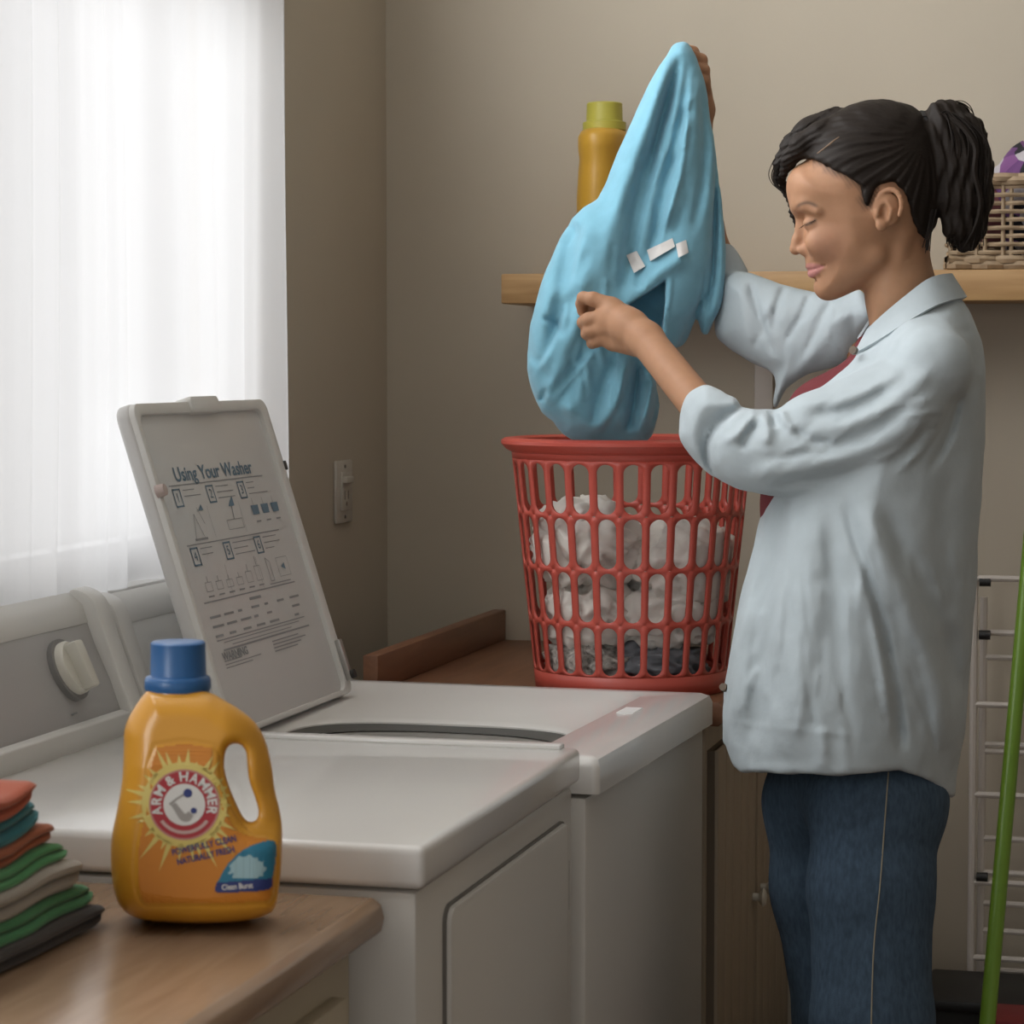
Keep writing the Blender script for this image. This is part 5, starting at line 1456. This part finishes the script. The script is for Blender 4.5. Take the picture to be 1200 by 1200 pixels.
def clipped(pred, name, material, lift, step=1.2):
    uu, vv2 = np.meshgrid(np.arange(246, 328, step), np.arange(980, 1052, step), indexing='ij'); a, c = uu.ravel().astype(f32), vv2.ravel().astype(f32)
    ins_ = pred(a, c).reshape(uu.shape); F = []; nvv = uu.shape[1]
    for i in range(uu.shape[0] - 1):
        for j in range(nvv - 1):
            if ins_[i, j] and ins_[i + 1, j] and ins_[i, j + 1] and ins_[i + 1, j + 1]: F.append((i * nvv + j, (i + 1) * nvv + j, (i + 1) * nvv + j + 1, i * nvv + j + 1))
    use = sorted({k for f in F for k in f}); mp_ = {k: i for i, k in enumerate(use)}
    return lay(name, [(a[k], c[k]) for k in use], [[mp_[k] for k in f] for f in F], material, lab, lift)
clipped(lambda a, c: (pan(a, c) < 0) , 'scent_panel', lteal, 1.4)
clipped(lambda a, c: (pan(a, c) < -2.5) & (c < 1030) & (((a - 290) / 22) ** 2 + ((c - 1018) / 16) ** 2 + 0.25 * np.sin(a * 0.5) * np.sin(c * 0.6) < 1), 'scent_splash', lsky, 1.7)
clipped(lambda a, c: (pan(a, c) < 0) & (c > 1031 - (a - 290) * 0.08), 'scent_band', lnavy, 1.9)
tilt_text('Clean Burst', 278, 1039, 9.0, math.radians(-4), 0.85, lwh, 'scent_text', lift=2.3, bold=0.2)
# ------------------------------------------------------------------ folded clothes on the near counter
cz = 0.863
fold_cols = [('charcoal', (0.045, 0.04, 0.038)), ('green', (0.05, 0.20, 0.08)), ('pale grey', (0.34, 0.32, 0.28)), ('emerald green', (0.06, 0.24, 0.09)), ('orange brown', (0.33, 0.10, 0.045)), ('teal', (0.03, 0.17, 0.20)), ('coral red', (0.42, 0.10, 0.05))]
hs = [0.022, 0.021, 0.030, 0.017, 0.020, 0.026, 0.024]
ends = [2.275, 2.268, 2.245, 2.225, 2.215, 2.185, 2.165]
lbl = ['charcoal garment folded at the very bottom of the clothes pile', 'dark green garment folded just above the charcoal one in the pile', 'pale grey garment folded between two green ones in the pile', 'bright green garment folded below an orange brown one in the pile',
       'orange brown garment folded between green and teal in the pile', 'teal garment folded below the coral red one in the pile', 'coral red garment folded on top of the clothes pile']
z = cz
rnd = random.Random(9)
for i, ((cn, c), h) in enumerate(zip(fold_cols, hs)):
    m_ = mat('folded_' + cn.replace(' ', '_'), c, 0.95, bump=(500, 0.25), spec=0.15, sheen=0.2)
    xs = -1.005 - 0.004 * i + rnd.uniform(-0.006, 0.006)
    nL = 2; th = h / nL
    # a sheet folded back on itself: rounded edge towards the room
    prof = []
    y1 = ends[i]; L = 0.34
    for lay_ in range(2):
        for k in range(6):
            a = -PI / 2 + PI * (k + 0.3) / 5.6; prof.append((xs + (0.004 if lay_ else 0) * (-1) ** i + h * 0.36 * math.cos(a), h * (0.25 + 0.5 * lay_) + h / 4 * math.sin(a)))
    prof = prof + [(xs - 0.10, h), (xs - 0.22, h), (xs - 0.22, 0), (xs - 0.10, 0)]
    N = 26; V = []; F = []; kk = len(prof)
    for j in range(N + 1):
        t = j / N; y = y1 - L * t
        endr = math.sqrt(max(0.0, 1 - max(0, 1 - t * N / 3.0) ** 2)) if t * N < 3 else 1.0
        for (x, dz) in prof:
            s_ = Vector((x * 9, y * 9, i * 3.1))
            wv = (0.0016 * math.sin(y * 26 + 1.0) + 0.0012 * math.sin(y * 47)) * i * 0.35
            zz = z + h / 2 + (dz - h / 2) * (0.35 + 0.65 * endr) + wv
            lift = 0.0
            V.append((x + mnoise.noise(s_ * 1.7) * 0.005 - 0.006 * (1 - endr), y + 0.004 * mnoise.noise(s_ * 2.3 + Vector((9, 0, 0))), max(zz + lift, cz)))
    for j in range(N):
        for k in range(kk): F.append((j * kk + k, j * kk + (k + 1) % kk, (j + 1) * kk + (k + 1) % kk, (j + 1) * kk + k))
    F.append(tuple(range(kk))); F.append(tuple(N * kk + k for k in range(kk - 1, -1, -1)))
    o = MB().add(V, F).build('folded_garment', m_, None, smooth=True)
    tag(recentre(o), lbl[i], 'clothes', 'folded clothes in the pile')
    z += h * 0.97

# ------------------------------------------------------------------ on the wall shelf
SC = 4.53
ydull = mat('mustard_plastic', (0.54, 0.30, 0.035), 0.4, noise=(9, 0.05)); ycap = mat('lime_yellow_cap', (0.46, 0.42, 0.07), 0.4)
sb = on_y(708, 321, YB - 0.11); sc = (sb - C0) @ CF; sp1 = sc / FPX
e = tag(empty('detergent_bottle', (sb[0], sb[1], SHZ1)), 'mustard yellow bottle with lime cap standing on the wall shelf', 'bottle')
def oval_lathe(name, prof, cx, cy, z0_, material, parent, ky, n=48, flut=0):
    V = []; F = []
    for h_, r in prof:
        for i in range(n):
            a = 2 * PI * i / n; f_ = 1 + (flut if i % 2 else 0)
            V.append((cx + r * f_ * math.cos(a), cy + r * f_ * ky * math.sin(a), z0_ + h_))
    for j in range(len(prof) - 1):
        for i in range(n): F.append((j * n + i, j * n + (i + 1) % n, (j + 1) * n + (i + 1) % n, (j + 1) * n + i))
    F.append(tuple(range(n - 1, -1, -1))); F.append(tuple((len(prof) - 1) * n + i for i in range(n)))
    return MB().add(V, F).build(name, material, parent, smooth=True)
HB = (321 - 155) * sp1
oval_lathe('bottle_body', [(0, 0.042), (0.006, 0.048), (HB * 0.55, 0.048), (HB * 0.72, 0.0455), (HB * 0.80, 0.0435), (HB * 0.88, 0.046), (HB * 0.96, 0.046), (HB, 0.041), (HB + 0.004, 0.034)], sb[0], sb[1], SHZ1, ydull, e, 1.7)
c_ = oval_lathe('bottle_cap', [(HB + 0.002, 0.036), (HB + 0.004, 0.0395), (HB + 0.018, 0.0395), (HB + 0.020, 0.0335), (HB + 0.052, 0.0325), (HB + 0.054, 0.030)], sb[0], sb[1], SHZ1, ycap, e, 1.0, 64, -0.015)

# wicker basket with flowered cloth
wk = mat('brown_wicker', (0.33, 0.24, 0.15), 0.7, noise=(30, 0.25)); 
wy = YB - 0.115
w0 = on_y(1104, 305, wy - 0.09); x0 = w0[0]; x1 = x0 + 0.40; y0 = YB - 0.205; y1 = YB - 0.02; zb = SHZ1; zt = on_y(1160, 212, y0)[2]
e = tag(empty('wicker_basket', ((x0 + x1) / 2, (y0 + y1) / 2, zb)), 'brown woven wicker basket on the wall shelf behind the woman', 'basket')
def rect_loop(z, inset, wob, n_each=(28, 14), ph=0):
    pts = []
    A, B_, C_, D_ = (x0 + inset, y0 + inset), (x1 - inset, y0 + inset), (x1 - inset, y1 - inset), (x0 + inset, y1 - inset)
    k = 0
    for (p, q, n) in ((A, B_, n_each[0]), (B_, C_, n_each[1]), (C_, D_, n_each[0]), (D_, A, n_each[1])):
        dx, dy = q[0] - p[0], q[1] - p[1]; L = math.hypot(dx, dy); nx, ny_ = dy / L, -dx / L
        for i in range(n):
            t = i / n; o_ = wob * math.sin(PI * (k / 2.0) + ph); k += 1
            pts.append((p[0] + dx * t + nx * o_, p[1] + dy * t + ny_ * o_, z))
    return pts + [pts[0]]
nw = 9
for j in range(nw):
    z = zb + 0.030 + (zt - zb - 0.040) * j / (nw - 1)
    MB().tube(rect_loop(z, 0.012 - 0.008 * j / nw, 0.0055, ph=PI * j), 0.0042, 6, False).build('weaver', wk, e, smooth=True)
for j, z in enumerate((zb + 0.008, zb + 0.018)):
    MB().tube(rect_loop(z, 0.010, 0.006, ph=j * 1.6), 0.0075, 6, False).build('base_braid', wk, e, smooth=True)
for j in range(2):
    MB().tube(rect_loop(zt + 0.006 * j, 0.0, 0.006, ph=j * PI), 0.008, 6, False).build('rim_braid', wk, e, smooth=True)
for k in range(9):
    xx = x0 + 0.02 + (x1 - x0 - 0.04) * k / 8
    for dx in (-0.007, 0.007):
        MB().tube([(xx + dx, y0 + 0.014, zb + 0.004), (xx + dx, y0 + 0.006, zt)], 0.0038, 6).build('stake', wk, e, smooth=True)
for k in range(4):
    yy_ = y0 + 0.03 + (y1 - y0 - 0.06) * k / 3
    MB().tube([(x0 + 0.013, yy_, zb + 0.004), (x0 + 0.005, yy_, zt)], 0.0038, 6).build('stake', wk, e, smooth=True)
MB().box(x0 + 0.014, x1 - 0.014, y0 + 0.014, y1 - 0.014, zb + 0.002, zb + 0.010).build('basket_floor', wk, e)
# flowered cloth: procedural purple, black and white blotches
fm = bpy.data.materials.new('flowered_cloth'); fm.use_nodes = True; nt = fm.node_tree; bs = nt.nodes['Principled BSDF']; bs.inputs['Roughness'].default_value = 0.9
tc = nt.nodes.new('ShaderNodeTexCoord'); vo = nt.nodes.new('ShaderNodeTexVoronoi'); vo.inputs['Scale'].default_value = 34
nt.links.new(tc.outputs['Object'], vo.inputs['Vector'])
rp = nt.nodes.new('ShaderNodeValToRGB'); rp.color_ramp.interpolation = 'CONSTANT'
el = rp.color_ramp.elements; el[0].color = (0.02, 0.02, 0.025, 1); el[1].position = 0.35; el[1].color = (0.13, 0.05, 0.16, 1)
x_ = el.new(0.62); x_.color = (0.45, 0.42, 0.44, 1); x_ = el.new(0.8); x_.color = (0.20, 0.08, 0.22, 1)
nt.links.new(vo.outputs['Color'], rp.inputs[0]); nt.links.new(rp.outputs[0], bs.inputs['Base Color'])
rose = mat('dusty_rose_cloth', (0.24, 0.09, 0.10), 0.9)
def cloth_ball(name, c, r, seed, material):
    bm = bmesh.new(); bmesh.ops.create_icosphere(bm, subdivisions=4, radius=1.0); so = Vector((seed * 5.3, seed, 2))
    for v in bm.verts:
        q = v.co * 1.6 + so; h = 1 + 0.35 * (1 - 2 * abs(mnoise.noise(q + mnoise.noise_vector(q) * 0.5))) * 0.6 + 0.1 * mnoise.noise(q * 3)
        v.co = Vector((c[0] + v.co.x * r[0] * h, c[1] + v.co.y * r[1] * h, max(c[2] + v.co.z * r[2] * h, zb + 0.012)))
    me = bpy.data.meshes.new(name); bm.to_mesh(me); bm.free()
    return recentre(link(name, me, material, None, smooth=True))
fc = on_y(1208, 212, (y0 + y1) / 2)
tag(cloth_ball('flowered_cloth', (fc[0], (y0 + y1) / 2, fc[2] - 0.035), (0.062, 0.058, 0.088), 1, fm), 'bunched purple and white flowered cloth sticking out of the wicker basket', 'cloth')
rc = on_y(1160, 208, (y0 + y1) / 2)
tag(cloth_ball('rose_cloth', (rc[0], (y0 + y1) / 2, rc[2] - 0.06), (0.042, 0.050, 0.055), 2, rose), 'dusty rose cloth lying in the wicker basket behind the ponytail', 'cloth')

# ------------------------------------------------------------------ folded drying rack against the back wall
rk = mat('white_coated_wire', (0.60, 0.55, 0.50), 0.5); blk = mat('black_plastic_cap', (0.015, 0.015, 0.015), 0.5)
ry = YB - 0.07
def rz(v, y=ry): return on_y(1150, v, y)[2]
xa = on_y(1141, 800, ry - 0.03)[0]; xb_ = on_y(1152, 800, ry)[0]; xr = xb_ + 0.62
e = tag(empty('drying_rack', ((xa + xr) / 2, ry, 0.0)), 'folded white wire drying rack leaning on the back wall behind the broom', 'drying rack')
for x, y, zt_, zb_ in ((xa, ry - 0.03, rz(672), 0.0), (xb_, ry, rz(700), 0.0), (xr, ry - 0.03, rz(672), 0.0), (xr - 0.02, ry, rz(700), 0.0)):
    MB().tube([(x, y, zb_), (x, y, zt_)], 0.0068, 8).build('upright', rk, e, smooth=True)
for i, v in enumerate((676, 741, 770, 823, 872, 880, 928, 982, 1022, 1030, 1058, 1090, 1118, 1136, 1160)):
    y = ry - 0.03 if i % 3 == 0 else ry
    MB().tube([(xa if i % 3 == 0 else xb_, y, rz(v)), (xr, y, rz(v))], 0.0055, 8).build('crossbar', rk, e, smooth=True)
for v in (680, 742, 1024):
    MB().tube([(xb_ - 0.006, ry - 0.03, rz(v)), (xb_ + 0.014, ry - 0.03, rz(v))], 0.0085, 10).build('joint_cap', blk, e, smooth=True)

# ------------------------------------------------------------------ broom with a green handle
gm = mat('lime_green_handle', (0.16, 0.30, 0.025), 0.35); 
p_low = K(np.array(1157.), np.array(1200.), np.array(3.95)); p_hi = K(np.array(1200.), np.array(718.), np.array(4.22))
d_ = (p_hi - p_low) / np.linalg.norm(p_hi - p_low); p_f = p_low - d_ * ((p_low[2] - 0.11) / d_[2]); p_t = p_hi + d_ * 0.33
e = tag(empty('broom', (p_f[0], p_f[1], 0)), 'broom with a lime green handle leaning in front of the drying rack', 'broom')
MB().tube([p_f, p_low, p_hi, p_t], 0.0125, 14).build('handle', gm, e, smooth=True)
MB().box(p_f[0] - 0.15, p_f[0] + 0.15, p_f[1] - 0.022, p_f[1] + 0.022, 0.085, 0.125).build('broom_head', gm, e, bevel=0.008)
br = MB(); rnd = random.Random(2)
for i in range(44):
    for j in range(4):
        x = p_f[0] - 0.14 + 0.28 * i / 43; y = p_f[1] - 0.016 + 0.011 * j
        br.tube([(x, y, 0.09), (x + (x - p_f[0]) * 0.2 + rnd.uniform(-.004, .004), y + rnd.uniform(-.008, .008), 0.002)], 0.002, 4, False)
br.build('bristles', blk, e)['kind'] = 'stuff'

# ------------------------------------------------------------------ low boxes on the floor by the wall
by1 = YB - 0.135; zt_ = on_y(1150, 1174, by1 - 0.22)[2]; xk = on_y(1082, 1180, by1 - 0.22)[0]
e = tag(empty('storage_crate', (xk + 0.35, by1 - 0.11, 0)), 'low black plastic crate on the floor below the drying rack', 'crate')
t = 0.008
b = MB().box(xk, xk + 0.7, by1 - 0.22, by1, 0, t).box(xk, xk + 0.7, by1 - 0.22, by1 - 0.22 + t, 0, zt_ - 0.02).box(xk, xk + 0.7, by1 - t, by1, 0, zt_ - 0.02).box(xk, xk + t, by1 - 0.22, by1, 0, zt_ - 0.02).box(xk + 0.7 - t, xk + 0.7, by1 - 0.22, by1, 0, zt_ - 0.02)
b.build('crate_body', blk, e)
MB().box(xk - 0.006, xk + 0.706, by1 - 0.228, by1 + 0.006, zt_ - 0.02, zt_).build('crate_lid', blk, e, bevel=0.006)
rx0 = on_y(1160, 1196, by1 - 0.34)[0]; zr = on_y(1180, 1194, by1 - 0.34)[2]
e = tag(empty('dustpan_box', (rx0 + 0.2, by1 - 0.35, 0)), 'dark red box on the floor in front of the black crate', 'box'); e.name = 'red_box'
rb = mat('dark_red_card', (0.20, 0.02, 0.02), 0.6)
MB().box(rx0, rx0 + 0.4, by1 - 0.35, by1 - 0.24, 0, zr - 0.012).build('box_body', rb, e, bevel=0.003)
MB().box(rx0 - 0.004, rx0 + 0.404, by1 - 0.354, by1 - 0.236, zr - 0.03, zr).build('box_lid', rb, e, bevel=0.004)
